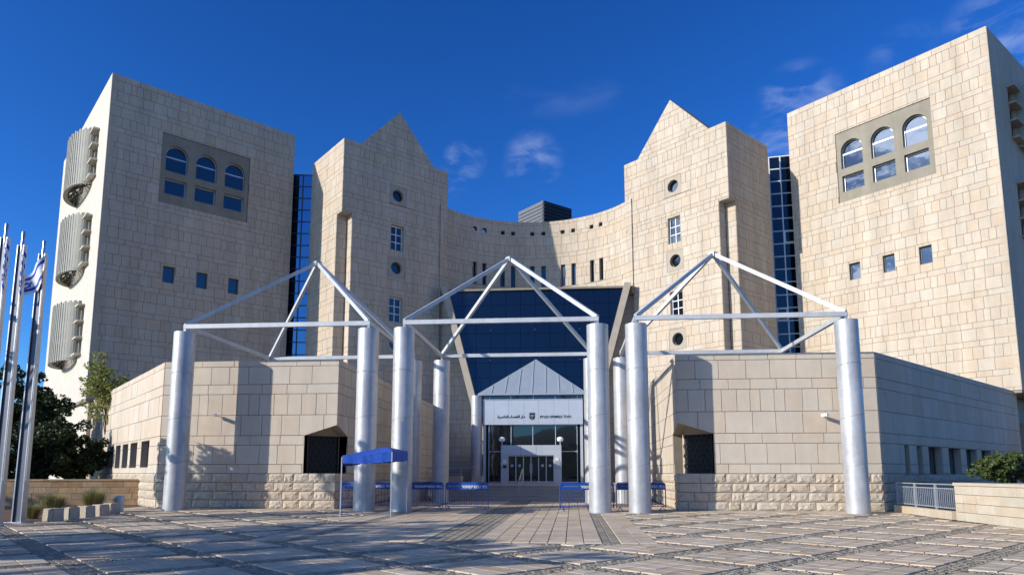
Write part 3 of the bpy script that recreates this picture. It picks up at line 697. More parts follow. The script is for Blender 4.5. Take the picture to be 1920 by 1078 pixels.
for sg in (-1, 1):
    b = MB(); k = .52
    zt, zb = 16.7, 4.0
    def pr(u_, z_, d): v = ap(u_, z_); return (sg * v.x, v.y + d, v.z)
    vv = [pr(lim(zb) + e, zb, d) for d in (-.55, .5) for e in (-.02, k)] + [pr(lim(zt) + e, zt, d) for d in (-.55, .5) for e in (-.02, k)]
    b.add(vv, [(0, 1, 5, 4), (2, 6, 7, 3), (0, 4, 6, 2), (1, 3, 7, 5), (4, 5, 7, 6), (0, 2, 3, 1)])
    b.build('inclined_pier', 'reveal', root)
    # stone wall outside the pier
    f = Flat((-8.2, 55.2), (-4.3, 55.2)) if sg < 0 else Flat((4.3, 55.2), (8.2, 55.2)); kk = (UT - UB2) / (ZT - ZB)
    if sg < 0: hp = [(1, kk, 8.2 - UB2 + kk * ZB - .2)]
    else: hp = [(-1, kk, 4.3 - UB2 + kk * ZB - (-.0) - .2 - 0)]
    wall(root, f, .8, 16.2, hp=hp)
b = MB(); b.span((-7.6, 54.3, 16.36), (7.6, 58.5, 16.52)); b.build('roof_ledge', 'concrete', root)
flush_stones(root)

# ------------------------------------------------------------------ low pavilions
def pavilion(sg, label):
    root = thing('corner_pavilion', label, 'building', (sg * 11, 34, 0), 'low stone pavilions either side of the entrance')
    C = 1.45; UI, UO, V = 7.2, 15.2, 28.65; far = (-29.9, 43.9)
    f = side(sg, (-UO, V), (-UI, V)); L = f.L; ns = L - C if sg < 0 else C
    # front wall: niche cut in the inner corner between sill 1.5 and a rising soffit 3.13..3.58
    lowop = (L - C, L + 1, 1.5, 3.13) if sg < 0 else (-1, C, 1.5, 3.13)
    k = .45 / C
    zrow = [r_ for r_ in PROWS if r_[1] <= 3.13 + 1e-6]
    wall(root, f, 0, 3.13, [lowop], rows=zrow, m='pstone', backing=False, wid=PWID)
    # the row above the niche is cut by the sloping soffit
    hpn = [(k, -1, -(3.13 - k * (L - C)))] if sg < 0 else [(-k, -1, -(3.13 + k * C))]
    wall(root, f, 3.13, 4.02, rows=[(3.13, 4.02, 'T')], hp=hpn, m='pstone', backing=False, wid=PWID)
    wall(root, f, 4.02, 6.43, rows=[r_ for r_ in PROWS if r_[0] >= 4.02], m='pstone', backing=False, wid=PWID)
    b = MB(); e0, e1 = .05, .05
    for (s0, s1, z0, z1) in rect_sub([(e0, L - e1, 0, 6.4)], [lowop if sg < 0 else lowop, ((L - C, L + 1, 3.12, 3.62) if sg < 0 else (-1, C, 3.12, 3.62))]): solid(b, f, [(s0, z0), (s1, z0), (s1, z1), (s0, z1)], -.4, -.032)
    # inner side wall (towards the entrance)
    g_ = side(sg, (-UI, V), (-UI, 49)); GL = g_.L
    op2 = (-1, C, 1.5, 3.13) if sg < 0 else (GL - C, GL + 1, 1.5, 3.13)
    wall(root, g_, 0, 3.13, [op2], rows=zrow, m='pstone', backing=False, wid=PWID)
    hpg = [(-k, -1, -(3.13 + k * C))] if sg < 0 else [(k, -1, -(3.13 - k * (GL - C)))]
    wall(root, g_, 3.13, 4.02, rows=[(3.13, 4.02, 'T')], hp=hpg, m='pstone', backing=False, wid=PWID)
    wall(root, g_, 4.02, 6.43, rows=[r_ for r_ in PROWS if r_[0] >= 4.02], m='pstone', backing=False, wid=PWID)
    op3 = (-1, C, 3.12, 3.62) if sg < 0 else (GL - C, GL + 1, 3.12, 3.62)
    for (s0, s1, z0, z1) in rect_sub([(.41, GL - .05, 0, 6.4)] if sg < 0 else [(.05, GL - .41, 0, 6.4)], [op2, op3]): solid(b, g_, [(s0, z0), (s1, z0), (s1, z1), (s0, z1)], -.4, -.032)
    # niche: chamfered back wall with lattice, sloping soffit, sill
    cx, cy = sg * UI, V; A_ = (sg * (UI + C), V); B_ = (sg * UI, V + C)
    nb = MB()
    A2, B2 = (sg * (UI + C), V + .42), (sg * (UI + .42), V + C)
    ch = Flat(A2, B2) if sg < 0 else Flat(B2, A2)
    sof = MB(); zk = 3.62
    o3 = (sg * (UI + C), V + C)
    sof.add([(cx + sg * .02, cy + .02, 3.58), (A_[0], A_[1] + .02, 3.14), (A_[0], A_[1] + .42, 3.14), (B_[0] + sg * .42, B_[1], 3.14), (B_[0] + sg * .02, B_[1], 3.14), (sg * (UI + .5), V + .5, 3.5),
             (cx + sg * .02, cy + .02, 3.66), (A_[0], A_[1] + .02, 3.66), (B_[0] + sg * .02, B_[1], 3.66), (o3[0], o3[1], 3.66), (o3[0], o3[1], 3.14)],
            [(0, 1, 2, 5), (0, 5, 3, 4), (5, 2, 3), (6, 7, 9, 8), (1, 7, 9, 10), (2, 1, 10), (3, 2, 10), (4, 3, 10), (8, 9, 10, 4)])
    sof.build('niche_soffit', 'reveal', root)
    nb.prism([(sg * (UI + .03), V + .03), (sg * (UI + C), V + .03), (sg * (UI + C), V + C), (sg * (UI + .03), V + C)][::(1 if sg > 0 else -1)], 1.2, 1.497); nb.build('niche_sill', 'reveal', root)
    bk = MB(); obox(bk, ch, 0, ch.L, 1.497, 3.3, -.5, -.12); bk.build('niche_glazing', 'black', root)
    for (p, q) in ((A_, A2), (B_, B2)): MB().span((p[0], p[1], 1.497), (q[0] + sg * .03 if p is A_ else q[0], q[1] if p is A_ else q[1] + .03, 3.2)).build('niche_jamb', 'reveal', root)
    lt = MB(); nxh = 6; pitch = ch.L / nxh; r_ = pitch * .5; j = 0; zz = 1.6
    while zz < 3.2:
        for i in range(nxh + 1):
            x = (i + (.5 if j % 2 else 0)) * pitch
            if r_ * .5 < x < ch.L - r_ * .5: plate(lt, ch, circ(x, zz, r_, 6), [circ(x, zz, r_ * .80, 6)], -.06, -.02)
        zz += pitch * .87; j += 1
    lt.build('hexagon_grille', 'dark', root)
    # outer diagonal wall with its row of windows
    h_ = side(sg, far, (-UO, V)); HL = h_.L
    wz = [(8.5, 9.9), (10.5, 12.0), (12.55, 14.1), (14.65, 16.4), (17.3, 19.1)] if sg < 0 else [(2.45, 3.05), (3.9, 4.6), (5.3, 7.1), (8.0, 9.8), (10.6, 12.4), (13.1, 14.9)]
    z0, z1 = (1.75, 3.05) if sg < 0 else (1.42, 2.74)
    ops = [(a_, b_, z0, z1) for a_, b_ in wz]
    wall(root, h_, 0, 6.43, ops, rows=PROWS, m='pstone', wid={**WID, 'T': (1.2, 2.2), 'V': (.8, 1.5), 'S': (1.6, 2.6)}, backing=False)
    for (s0, s1, zz0, zz1) in rect_sub([(.05, HL - .42, 0, 6.4)] if sg < 0 else [(.42, HL - .05, 0, 6.4)], ops): solid(b, h_, [(s0, zz0), (s1, zz0), (s1, zz1), (s0, zz1)], -.4, -.032)
    b.build('backing_wall', 'mortar', root)
    for q in ops: window(root, h_, *q, rec=.3, gl='gdark', fw=.05)
    poly = [(-UO + .3, V + .45), (-UI - .45, V + 1.6), (-UI - .45, 49), (-22, 52), (-29.3, 44.3)]; poly = [(abs(x) * sg, y_) for x, y_ in poly]
    if sg > 0: poly = poly[::-1]
    rb = MB(); 
    poly2 = poly[::-1] if False else poly
    rb.prism([(x, y_) for x, y_ in poly2], 5.7, 6.1); rb.build('roof_slab', 'concrete', root)
    cp = MB()
    flush_stones(root); return root
pavilion(-1, 'low sunlit stone pavilion left of the entrance with a corner niche')
pavilion(1, 'low stone pavilion right of the entrance with a hexagon grille in its corner niche')

# ------------------------------------------------------------------ pyramid canopies on columns
RC = .43; CT = 7.4; BZ = 7.66
def column(root, x, y, z0, z1, r=RC, nm='column'):
    c = MB().lathe((x, y, 0), [(r * 1.0, z0), (r, z1 - .004), (r - .012, z1)], 48).build(nm, 'silver', root, smooth=True)
    n = 3; 
    for k in range(1, n + 1):
        zz = z0 + (z1 - z0) * (k / (n + 1)) + rnd.uniform(-.1, .1); pts = [(x + (r + .001) * math.cos(a), y + (r + .001) * math.sin(a), zz + .10 * math.sin(a + k)) for a in [2 * math.pi * i / 40 for i in range(41)]]
        MB().tube(pts, .010, 5, False).build('weld_seam', 'seam', c)
    MB().lathe((x, y, 0), [(r + .05, z0 - .01), (r + .05, z0 + .018), (r + .002, z0 + .03)], 40).build('base_ring', 'galv', c)
    return c
def canopy(x0, x1, apex, label):
    y0, y1 = 27.1, 35.3; root = thing('pyramid_canopy', label, 'canopy', ((x0 + x1) / 2, 31, 0), 'open pyramid canopies across the forecourt')
    ys = (y0, y0, y1, y1); xs = (x0, x1, x1, x0)
    for i in range(4):
        if not (i >= 2 and abs(xs[i]) > 10): column(root, xs[i], ys[i], .0, CT)
        else: column(root, xs[i], ys[i], 6.12, CT)
        MB().box((xs[i], ys[i], (CT + BZ) / 2), (.10, .10, BZ - CT + .1)).build('pin', 'galv', root)
    P = [Vector((xs[i], ys[i], BZ)) for i in range(4)]; ap_ = Vector(apex)
    for i in range(4):
        p, q = P[i], P[(i + 1) % 4]; t = (q - p).normalized() * .10
        MB().beam(p - t * .5, q + t * .5 if i % 2 == 0 else q - t, .15, .18).build('beam', 'beam', root)
        MB().beam(P[i] + Vector((0, 0, .08)), ap_, .14, .165).build('rafter', 'beam', root)
    MB().box(ap_ + Vector((0, 0, -.05)), (.3, .3, .22), R(45)).build('apex_plate', 'beam', root)
    return root
canopy(-13.42, -5.46, (-9.35, 31.2, 11.62), 'open white pyramid frame on silver columns before the left pavilion')
canopy(-3.96, 3.93, (.03, 31.2, 11.58), 'middle open pyramid frame on silver columns straddling the entrance axis')
canopy(5.46, 13.55, (9.45, 31.2, 11.55), 'open pyramid frame on silver columns before the right pavilion')

# ------------------------------------------------------------------ entrance pavilion
root = thing('entrance_pavilion', 'grey metal entrance porch with hipped roof, sign band and glass doors', 'entrance', (0, 53, .8))
EV = 51.0
for x in (-4.28, 4.2): column(root, x, EV, .8, 7.3, .42)
for x in (-4.28, 4.2): column(root, x, EV + 3.2, .8, 7.3, .42)
# hipped roof with standing seams
EZ = 7.42; E0, E1 = -4.15, 4.0; AX, AV, AZ = .1, 53.3, 10.42; YB = 53.4
rv = [(E0, EV - .35, EZ), (E1, EV - .35, EZ), (E1, YB, EZ), (E0, YB, EZ), (AX, AV, AZ)]
b = MB(); b.add(rv + [(x, y_, z - .12) for x, y_, z in rv[:4]], [(0, 1, 4), (1, 2, 4), (2, 3, 4), (3, 0, 4), (5, 6, 1, 0), (6, 7, 2, 1), (7, 8, 3, 2), (8, 5, 0, 3), (8, 7, 6, 5)])
ro = b.build('roof', 'roofmetal', root)
nrm = (Vector(rv[1]) - Vector(rv[0])).cross(Vector(rv[4]) - Vector(rv[0])).normalized()
for i in range(1, 8):
    x = E0 + (E1 - E0) * i / 8; kx = (x - E0) / (AX - E0) if x < AX else (E1 - x) / (E1 - AX); kx = min(kx, 1)
    a = Vector((x, EV - .35, EZ)); top = a + (Vector((x + (AX - x) * .10, AV, AZ)) - a) * kx * .985
    MB().beam(a + nrm * .02, top + nrm * .02, .035, .06, up=nrm).build('standing_seam', 'panel', ro)
# clerestory
f = Flat((-3.8, EV + .12), (3.7, EV + .12)); FL = f.L
def glazed(z0, z1, xs, rootp, glm, d=0, t=.05, zs=()):
    fr = MB()
    for x in xs: obox(fr, f, x - t / 2, x + t / 2, z0, z1, d - .08, d + .03)
    for zz in (z0 + t / 2, z1 - t / 2) + tuple(zs): obox(fr, f, xs[0], xs[-1], zz - t / 2, zz + t / 2, d - .08, d + .026)
    fo = fr.build('glazing_frame', 'mullion', rootp); lv = [z0] + list(zs) + [z1]
    for i in range(len(xs) - 1):
        for j in range(len(lv) - 1): obox(MB(), f, xs[i] + t / 2, xs[i + 1] - t / 2, lv[j] + t / 2, lv[j + 1] - t / 2, d - .05, d - .03).build('pane', glm, fo)
glazed(6.98, 7.34, [.12, .5, 2.1, 3.8, 5.45, 7.1, 7.4], root, 'gdark')
# fascia panels with the sign
xs = [0, .86, 1.95, 3.1, 4.2, 5.35, 6.45, 7.5]
fb = MB(); obox(fb, f, .03, FL - .03, 5.14, 6.93, -.2, .17); fo = fb.build('fascia', 'dark', root)
for i in range(7): obox(MB(), f, xs[i] + .006, xs[i + 1] - .006, 5.1, 6.96, .18, .22).build('fascia_panel', 'panel', fo)
obox(MB(), f, -.02, FL + .02, 6.96, 7.0, -.1, .26).build('fascia_cap', 'mullion', fo)
def letter(body, size, u_, z_, parent, v_, m, align='CENTER', name='lettering', width=None):
    me_ = text_mesh(body, size, align, width=width); me_.materials.clear(); me_.materials.append(M[m]); p = off(parent)
    o = link(name, me_, parent, Vector((u_, v_, z_)) - p); o.rotation_euler = (R(90), 0, 0); return o
heb = 'היכל המשפט נצרת'[::-1]
letter(heb, .5, 1.66, 5.58, fo, EV + .12 - .235, 'black', width=2.3)
ar = '\uFE93\uFEAE\uFEBB\uFE8E\uFEE8\uFEDF\uFE8D \uFE80\uFE8E\uFEC0\uFED8\uFEDF\uFE8D \uFEAD\uFE8D\uFEA9'
letter(ar, .5, -1.66, 5.60, fo, EV + .12 - .235, 'black', width=2.05)
sh_ = [(x - .21, z + .02) for x, z in [(3.72, 5.95), (4.12, 5.95), (4.12, 5.58), (4.05, 5.48), (3.92, 5.41), (3.79, 5.48), (3.72, 5.58)][::-1]]
b = MB(); solid(b, f, sh_, .222, .245); em = b.build('emblem', 'black', root)
b = MB()
for r_ in (.05, .10, .15):
    b.tube([f.pos(3.71 + r_ * math.cos(a), .25, 5.82 + r_ * math.sin(a)) for a in [math.pi + math.pi * i / 10 for i in range(11)]], .009, 5)
b.tube([f.pos(3.71, .25, 5.84), f.pos(3.71, .25, 5.52)], .010, 5); b.tube([f.pos(3.63, .25, 5.52), f.pos(3.79, .25, 5.52)], .012, 5)
b.build('menorah', 'panel', em)
# main glazing
glazed(.82, 5.1, [.45, 2.12, 3.75, 5.45, 7.05], root, 'gdark', zs=(3.1,))
b = MB(); obox(b, f, .1, FL - .1, .8, 5.1, -3.5, -.4); b.build('interior', 'black', root)
for x in (.12, 7.38): b = MB(); obox(b, f, x - .1, x + .1, .8, 6.98, -.3, .0); b.build('corner_post', 'mullion', root)
# door portal
pf = Flat((-2.36, EV - .75), (2.08, EV - .75)); po = MB()
for (a0, a1, z0, z1) in ((0, .52, .8, 3.54), (3.88, 4.44, .8, 3.54), (.52, 3.88, 2.80, 3.54)): obox(po, pf, a0, a1, z0, z1, -.8, 0)
pp = po.build('portal', 'panel', root)
for x in (1.45, 2.6): obox(MB(), pf, x - .008, x + .008, 2.82, 3.52, -.02, .006).build('panel_joint', 'dark', pp)
for i in range(6):
    x0 = .52 + 3.36 * i / 6; b = MB(); x1 = x0 + .56
    for (a, c, d, e) in ((x0, x1, .82, .90), (x0, x1, 2.72, 2.80), (x0, x0 + .03, .90, 2.72), (x1 - .03, x1, .90, 2.72)): obox(b, pf, a, c, d, e, -.42, -.36)
    dr = b.build('door', 'mullion', root); obox(MB(), pf, x0 + .03, x1 - .03, .90, 2.72, -.40, -.385).build('pane', 'door', dr)
    if i not in (2, 3): solid(MB(), pf, circ((x0 + x1) / 2, 2.05, .11, 18), -.384, -.380).build('sticker', 'galv', dr)
    else: obox(MB(), pf, (x1 - .09) if i == 2 else x0 + .06, (x1 - .06) if i == 2 else x0 + .09, 1.5, 2.2, -.384, -.33).build('handle', 'mullion', dr)
b = MB(); obox(b, pf, .5, 3.9, .8, 2.8, -.9, -.7); b.build('lobby_wall', 'black', root)
for x in (.03 + .03, 4.36):
    c = pf.pos(x, -.2, 3.54); gl_ = MB().lathe((c.x, c.y, c.z), [(.03, 0), (.03, .22), (.06, .24)], 12).build('lamp_post', 'mullion', root)
    MB().lathe((c.x, c.y, c.z + .24), [(.08, 0), (.19, .05), (.23, .14), (.23, .24), (.19, .32), (.08, .37)], 20).build('globe', 'globe', gl_, smooth=True)
obox(MB(), pf, .12, .40, 2.2, 2.5, 0, .03).build('notice', 'white', root); obox(MB(), pf, .18, .42, 1.88, 2.08, 0, .16).build('intercom', 'black', root)
obox(MB(), pf, 3.96, 4.34, 1.8, 2.35, 0, .04).build('notice', 'galv', root); obox(MB(), pf, 4.02, 4.26, 2.42, 2.58, 0, .04).build('notice', 'white', root)

# ------------------------------------------------------------------ terrace fittings
def rail_thing(name, label, cat, pts, z0, h_, m, r_=.025, n=8):
    root = thing(name, label, cat, (pts[0][0], pts[0][1], z0)); 
    MB().tube([(x, y_, z0 + h_ + (0 if len(p) < 3 else p[2])) for p in pts for x, y_ in [p[:2]]], r_, 8).build('top_rail', m, root)
    for p in pts: MB().tube([(p[0], p[1], z0 + (0 if len(p) < 3 else p[2])), (p[0], p[1], z0 + h_ + (0 if len(p) < 3 else p[2]))], r_ * .9, 8).build('post', m, root)
    return root
rail_thing('handrail', 'steel handrail standing on the entrance steps', 'handrail', [(-.1, 38.2, 0), (-.1, 39.6, .32), (-.1, 41.0, .64)], .16, .95, 'chrome', .028)
rail_thing('terrace_railing', 'thin steel railing on the shaded terrace beside the left entrance column', 'railing', [(-7.0, 46.5), (-5.6, 46.5), (-4.7, 46.5), (-3.7, 46.5)], .8, 1.05, 'chrome', .03)
for (x, w, lab) in ((-5.35, 1.1, 'low stone planter box on the terrace behind the railing'), (-3.7, .7, 'small stone planter box at the foot of the left entrance column')):
    r_ = thing('planter_box', lab, 'planter', (x, 47.6, .8)); b = MB()
    for (sx, sy, dx, dy) in ((0, -.36, w, .1), (0, .36, w, .1), (-w / 2 + .05, 0, .1, .62), (w / 2 - .05, 0, .1, .62)): b.box((x + sx, 47.6 + sy, 1.05), (dx, dy, .5))
    b.build('box', 'walllight', r_); MB().box((x, 47.6, 1.0), (w - .21, .6, .4)).build('soil', 'soil', r_)

# bicycle leaning by the pavilion
def ring(c, r_, t_, ax, n=28): return MB().tube([(c[0] + (0 if ax == 'x' else r_ * math.cos(a)), c[1] + (r_ * math.cos(a) if ax == 'x' else 0), c[2] + r_ * math.sin(a)) for a in [2 * math.pi * i / n for i in range(n + 1)]], t_, 6, False)
root = thing('bicycle', 'bicycle parked by the terrace between two left columns', 'bicycle', (-4.75, 36.4, 0))
bx, by = -4.75, 36.4
for wy in (by - .55, by + .5):
    w = ring((bx, wy, .34), .32, .022, 'x').build('wheel', 'black', root); ring((bx, wy, .34), .29, .012, 'x').build('rim', 'chrome', w)
    sp = MB()
    for k in range(8): a = math.pi * k / 8; sp.tube([(bx, wy - .29 * math.cos(a), .34 - .29 * math.sin(a)), (bx, wy + .29 * math.cos(a), .34 + .29 * math.sin(a))], .003, 4)
    sp.build('spokes', 'chrome', w)
fr = MB(); hb = Vector((bx, by - .40, .92)); bb_ = Vector((bx, by, .30)); st = Vector((bx, by + .16, .86))
for p, q in ((hb, bb_), (hb + Vector((0, .03, -.05)), st), (bb_, st + Vector((0, .02, .06))), (bb_, (bx, by + .5, .34)), (st, (bx, by + .5, .34))): fr.tube([p, q], .022, 8)
fr.build('frame', 'white', root)
fk = MB()
for dx in (-.05, .05): fk.tube([(bx + dx, by - .55, .34), (bx + dx, by - .44, .72), (bx, by - .40, .80)], .016, 6)
fk.tube([(bx, by - .40, .78), (bx, by - .37, 1.02)], .02, 6); fk.build('fork', 'white', root)
MB().tube([(bx - .3, by - .30, 1.06), (bx - .16, by - .40, 1.02), (bx, by - .38, 1.02), (bx + .16, by - .40, 1.02), (bx + .3, by - .30, 1.06)], .018, 6).build('handlebar', 'black', root)
MB().tube([(bx, by + .02, .97), (bx, by + .15, .985), (bx, by + .3, .99)], [.03, .06, .085], 8).build('saddle', 'black', root)
MB().box((bx, by - .62, .95), (.34, .26, .22)).build('basket', 'black', root)

# ------------------------------------------------------------------ police barriers
def barrier(p0, p1, label, proto=[None]):
    p0, p1 = Vector(p0), Vector(p1); LB = 2.05
    if proto[0] is None:
        root = thing('crowd_barrier', label, 'barrier', (0, 0, 0), 'blue crowd barriers'); H = 1.13
        pts = [(0, 0, .12), (0, 0, H - .1), (.03, 0, H - .03), (.1, 0, H), (LB - .1, 0, H), (LB - .03, 0, H - .03), (LB, 0, H - .1), (LB, 0, .12)]
        MB().tube(pts, .021, 8).tube([(0, 0, .18), (LB, 0, .18)], .016, 8).build('frame', 'bluepaint', root)
        MB().span((.03, -.012, H - .28), (LB - .03, .012, H - .025)).build('header_panel', 'bluepaint', root)
        for k in range(17): x = .1 + k * (LB - .2) / 16; MB().tube([(x, 0, .18), (x, 0, H - .28)], .008, 6).build('bar', 'bluepaint', root)
        for x in (.14, LB - .14): MB().tube([(x, -.3, .012), (x, -.18, .05), (x, 0, .17), (x, .18, .05), (x, .3, .012)], .016, 6).build('foot', 'bluepaint', root)
        hd = [c for c in root.children if c.name.startswith('header_panel')][0]
        letter('בתי המשפט'[::-1], .17, 1.58, H - .215, hd, -.018, 'white'); letter('משמר'[::-1], .16, .98, H - .21, hd, -.018, 'white')
        letter('הנהלת בתי המשפט'[::-1], .07, .42, H - .165, hd, -.018, 'galv')
        proto[0] = root
    else: root = copy_tree(proto[0])
    d = p1 - p0; root.location = (p0.x, p0.y, 0); root.rotation_euler = (0, 0, math.atan2(d.y, d.x)); root.scale = (d.length / LB, 1, 1)
    root['label'] = label
barrier((-7.0, 28.75), (-4.6, 28.4), 'blue crowd barrier behind the blue tent, leftmost of the barriers')
barrier((-4.45, 28.35), (-2.42, 27.95), 'shaded blue crowd barrier second from left, behind the left middle column')
barrier((-2.3, 27.9), (-.52, 27.65), 'blue crowd barrier left of the open way with a sunlit right end')
barrier((2.36, 27.62), (4.5, 27.95), 'blue crowd barrier right of the open way with a sunlit left end')
barrier((4.62, 28.0), (6.65, 28.75), 'turned blue crowd barrier nearest the right pavilion')

# ------------------------------------------------------------------ tent
root = thing('gazebo_tent', 'small blue pop-up tent with sagging valance in front of silver columns', 'tent', (-4.3, 24.6, 0))
T = [Vector((-5.12, 23.3, 2.12)), Vector((-3.36, 23.35, 2.30)), Vector((-3.42, 25.85, 2.34)), Vector((-5.14, 25.8, 2.24))]; pk = Vector((-3.95, 24.7, 2.48))
for i, t_ in enumerate(T): MB().box((t_.x, t_.y, t_.z / 2 - .02), (.035, .035, t_.z - .06)).build('leg', 'galv', root); 
tp = MB(); n = 10; vv = [pk]; ff = []
for i in range(4):
    p, q = T[i], T[(i + 1) % 4]
    for j in range(n): 
        k = j / n; e = p.lerp(q, k); e.z -= .05 * math.sin(math.pi * k) * (1 if i == 0 else .6); vv.append(e)
m_ = 4 * n
for k in range(m_): ff.append((0, 1 + k, 1 + (k + 1) % m_))
tp.add(vv, ff); tp.build('canopy', 'blue', root)
for i in range(4):
    p, q = T[i], T[(i + 1) % 4]; vb = MB(); vv = []; nn = 24; nrm = Vector((q.y - p.y, p.x - q.x, 0)).normalized()
    for j in range(nn + 1):
        k = j / nn; e = p.lerp(q, k); e.z -= .05 * math.sin(math.pi * k) * (1 if i == 0 else .6); w_ = rnd.uniform(-.008, .008) + .010 * math.sin(j * .8)
        hh = (.26 if i in (0,) else .36) + (.12 * k if i == 0 else 0) + rnd.uniform(-.012, .012)
        vv += [e, e + nrm * w_ - Vector((0, 0, hh * .5)), e + nrm * (w_ * 1.5) - Vector((0, 0, hh))]
    vb.add(vv, [(3 * j + a, 3 * j + a + 1, 3 * j + a + 4, 3 * j + a + 3) for j in range(nn) for a in range(2)]); vb.build('valance', 'blue', root, smooth=True)

# ------------------------------------------------------------------ flag poles with flags
def flagpole(x, y_, label, flab, kind):
    root = thing('flagpole', label, 'flagpole', (x, y_, 0), 'steel flagpoles left of the plaza'); H = 8.55
    b = MB(); w0, w1 = .165, .115
    for (cx, cy, wx, wy) in ((0, 0, 1, .30), (-.88, 0, .12, .62), (.88, 0, .12, .62)):
        b.mi = 1 if cx else 0   # H-shaped section, tapering
        vv = []
        for z, w in ((.02, w0), (H, w1)):
            for ex, ey in ((-1, -1), (1, -1), (1, 1), (-1, 1)): vv.append((x + (cx + ex * wx * (.72 if cx == 0 else 1)) * w, y_ + (cy + ey * wy) * w, z))
        b.add(vv, BOXF)
    po = b.build('pole', ['polegrey', 'chrome'], root)
    MB().lathe((x, y_, H), [(.05, -.2), (.05, .42), (.04, .45)], 14).build('finial', 'chrome', root, smooth=True)
    MB().box((x, y_, .02), (.62, .5, .04)).build('base_plate', 'galv', root)
    MB().tube([(x + .2, y_ - .1, 1.3), (x + .17, y_ - .1, H - .1)], .006, 5).build('halyard', 'white', root)
    # flag
    fl = thing('flag', flab, 'flag', (x + .2, y_ - .1, H - .1), 'white and blue flags on the flagpoles')
    nu, nv_ = 26, 14; LF, HF = (1.0, 1.0); bands = {'flagwhite': MB(), 'flagblue': MB()}
    def pt(u_, v_):
        if kind == 0:   # blown to the left, sagging
            X = x + .22 - u_ * .70 ; Z = H - .08 - v_ * .95 - u_ * .80 - .06 * math.sin(u_ * 3); Y = y_ - .14 - .10 * math.sin(u_ * 7 + v_ * 2) - .12 * u_
            Z += v_ * u_ * .30
        else:           # hanging limp against the pole
            X = x + .20 + .05 * math.sin(u_ * 14 + v_); Y = y_ - .12 - .07 * math.cos(u_ * 14) - u_ * .02; Z = H - .08 - v_ * 1.0 - u_ * .75
        return (X, Y, Z)
    for j in range(nv_):
        m_ = 'flagblue' if j in (2, 3, 10, 11) else 'flagwhite'
        for i in range(nu):
            u0, u1, v0, v1 = LF * i / nu, LF * (i + 1) / nu, HF * j / nv_, HF * (j + 1) / nv_
            mm = m_
            bands[mm].add([pt(u0, v1), pt(u1, v1), pt(u1, v0), pt(u0, v0)], [(0, 1, 2, 3)])
    bands['flagwhite'].build('cloth', 'flagwhite', fl); bands['flagblue'].build('stripe', 'flagblue', fl)
    st = MB()
    for rot in (0, math.pi):
        tri = [(.75 + .17 * math.sin(rot + 2 * math.pi * k / 3), .55 + .17 * math.cos(rot + 2 * math.pi * k / 3)) for k in range(4)]
        for k in range(3):
            a, c = tri[k], tri[k + 1]; pts = [Vector(pt(a[0] + (c[0] - a[0]) * q / 6, a[1] + (c[1] - a[1]) * q / 6)) for q in range(7)]; st.tube(pts, .014, 4)
    st.build('star', 'flagblue', fl)
flagpole(-14.15, 20.0, 'tapered steel flagpole nearest the stone cubes', 'white and blue flag blowing left from the pole nearest the cubes', 0)
flagpole(-14.15, 19.15, 'tapered steel flagpole, middle one of the row', 'white and blue flag hanging limp on the middle pole', 1)
flagpole(-14.1, 18.45, 'tapered steel flagpole at the left edge of the view', 'white and blue flag at the left edge of the view', 1)

# ------------------------------------------------------------------ cubes, bollard, bed, walls
cl = ['nearest the flagpole', 'second from the flagpole', 'middle of the row of five', 'second from the steel bollard', 'next to the steel bollard']
for k, (x, y_) in enumerate(((-13.62, 20.75), (-13.68, 21.55), (-13.75, 22.4), (-13.95, 23.4), (-14.35, 24.55))):
    r_ = random.Random(k); b = MB(); b.box((0, 0, 0), (1, 1, 1)); s_ = .21; ch_ = .03
    import bmesh
    bm = bmesh.new(); bmesh.ops.create_cube(bm, size=1); 
    for v in bm.verts: v.co.x *= .44 - (.03 if v.co.z > 0 else 0); v.co.y *= .44 - (.03 if v.co.z > 0 else 0); v.co.z = v.co.z * .42 + .21
    bmesh.ops.bevel(bm, geom=bm.edges[:], offset=.025, segments=2, affect='EDGES'); bmesh.ops.subdivide_edges(bm, edges=[e for e in bm.edges if e.calc_length() > .2], cuts=2, use_grid_fill=True)
    for v in bm.verts: v.co += Vector((r_.uniform(-1, 1), r_.uniform(-1, 1), r_.uniform(-1, 1))) * .006
    me_ = bpy.data.meshes.new('stone_cube'); bm.to_mesh(me_); bm.free(); me_.materials.append(M['cubestone'])
    o = link('stone_cube', me_, None, (x, y_, -.01)); o.rotation_euler = (0, 0, R(-9 + r_.uniform(-6, 6))); tag(o, 'rough stone cube on the plaza edge, ' + cl[k], 'stone cube', 'stone cubes along the plaza edge')
root = thing('bollard', 'short cylindrical steel bollard beside the last stone cube', 'bollard', (-15.0, 25.9, 0))
MB().lathe((-15.0, 25.9, 0), [(.19, 0), (.19, .62), (.17, .64)], 28).build('post', 'galv', root, smooth=True); MB().lathe((-15.0, 25.9, 0), [(.23, -.01), (.23, .02)], 28).build('base_ring', 'galv', root)
bed = MB(); BP = [(-13.9, -4), (-13.9, 19.5), (-14.6, 24.9), (-16.9, 27.8), (-17.2, 31), (-32, 27.5), (-60, 30), (-60, -4)]
bed.add([(x, y_, -.004) for x, y_ in BP], [tuple(range(len(BP)))[::-1]]); structure(bed.build('planting_bed', 'soil'))
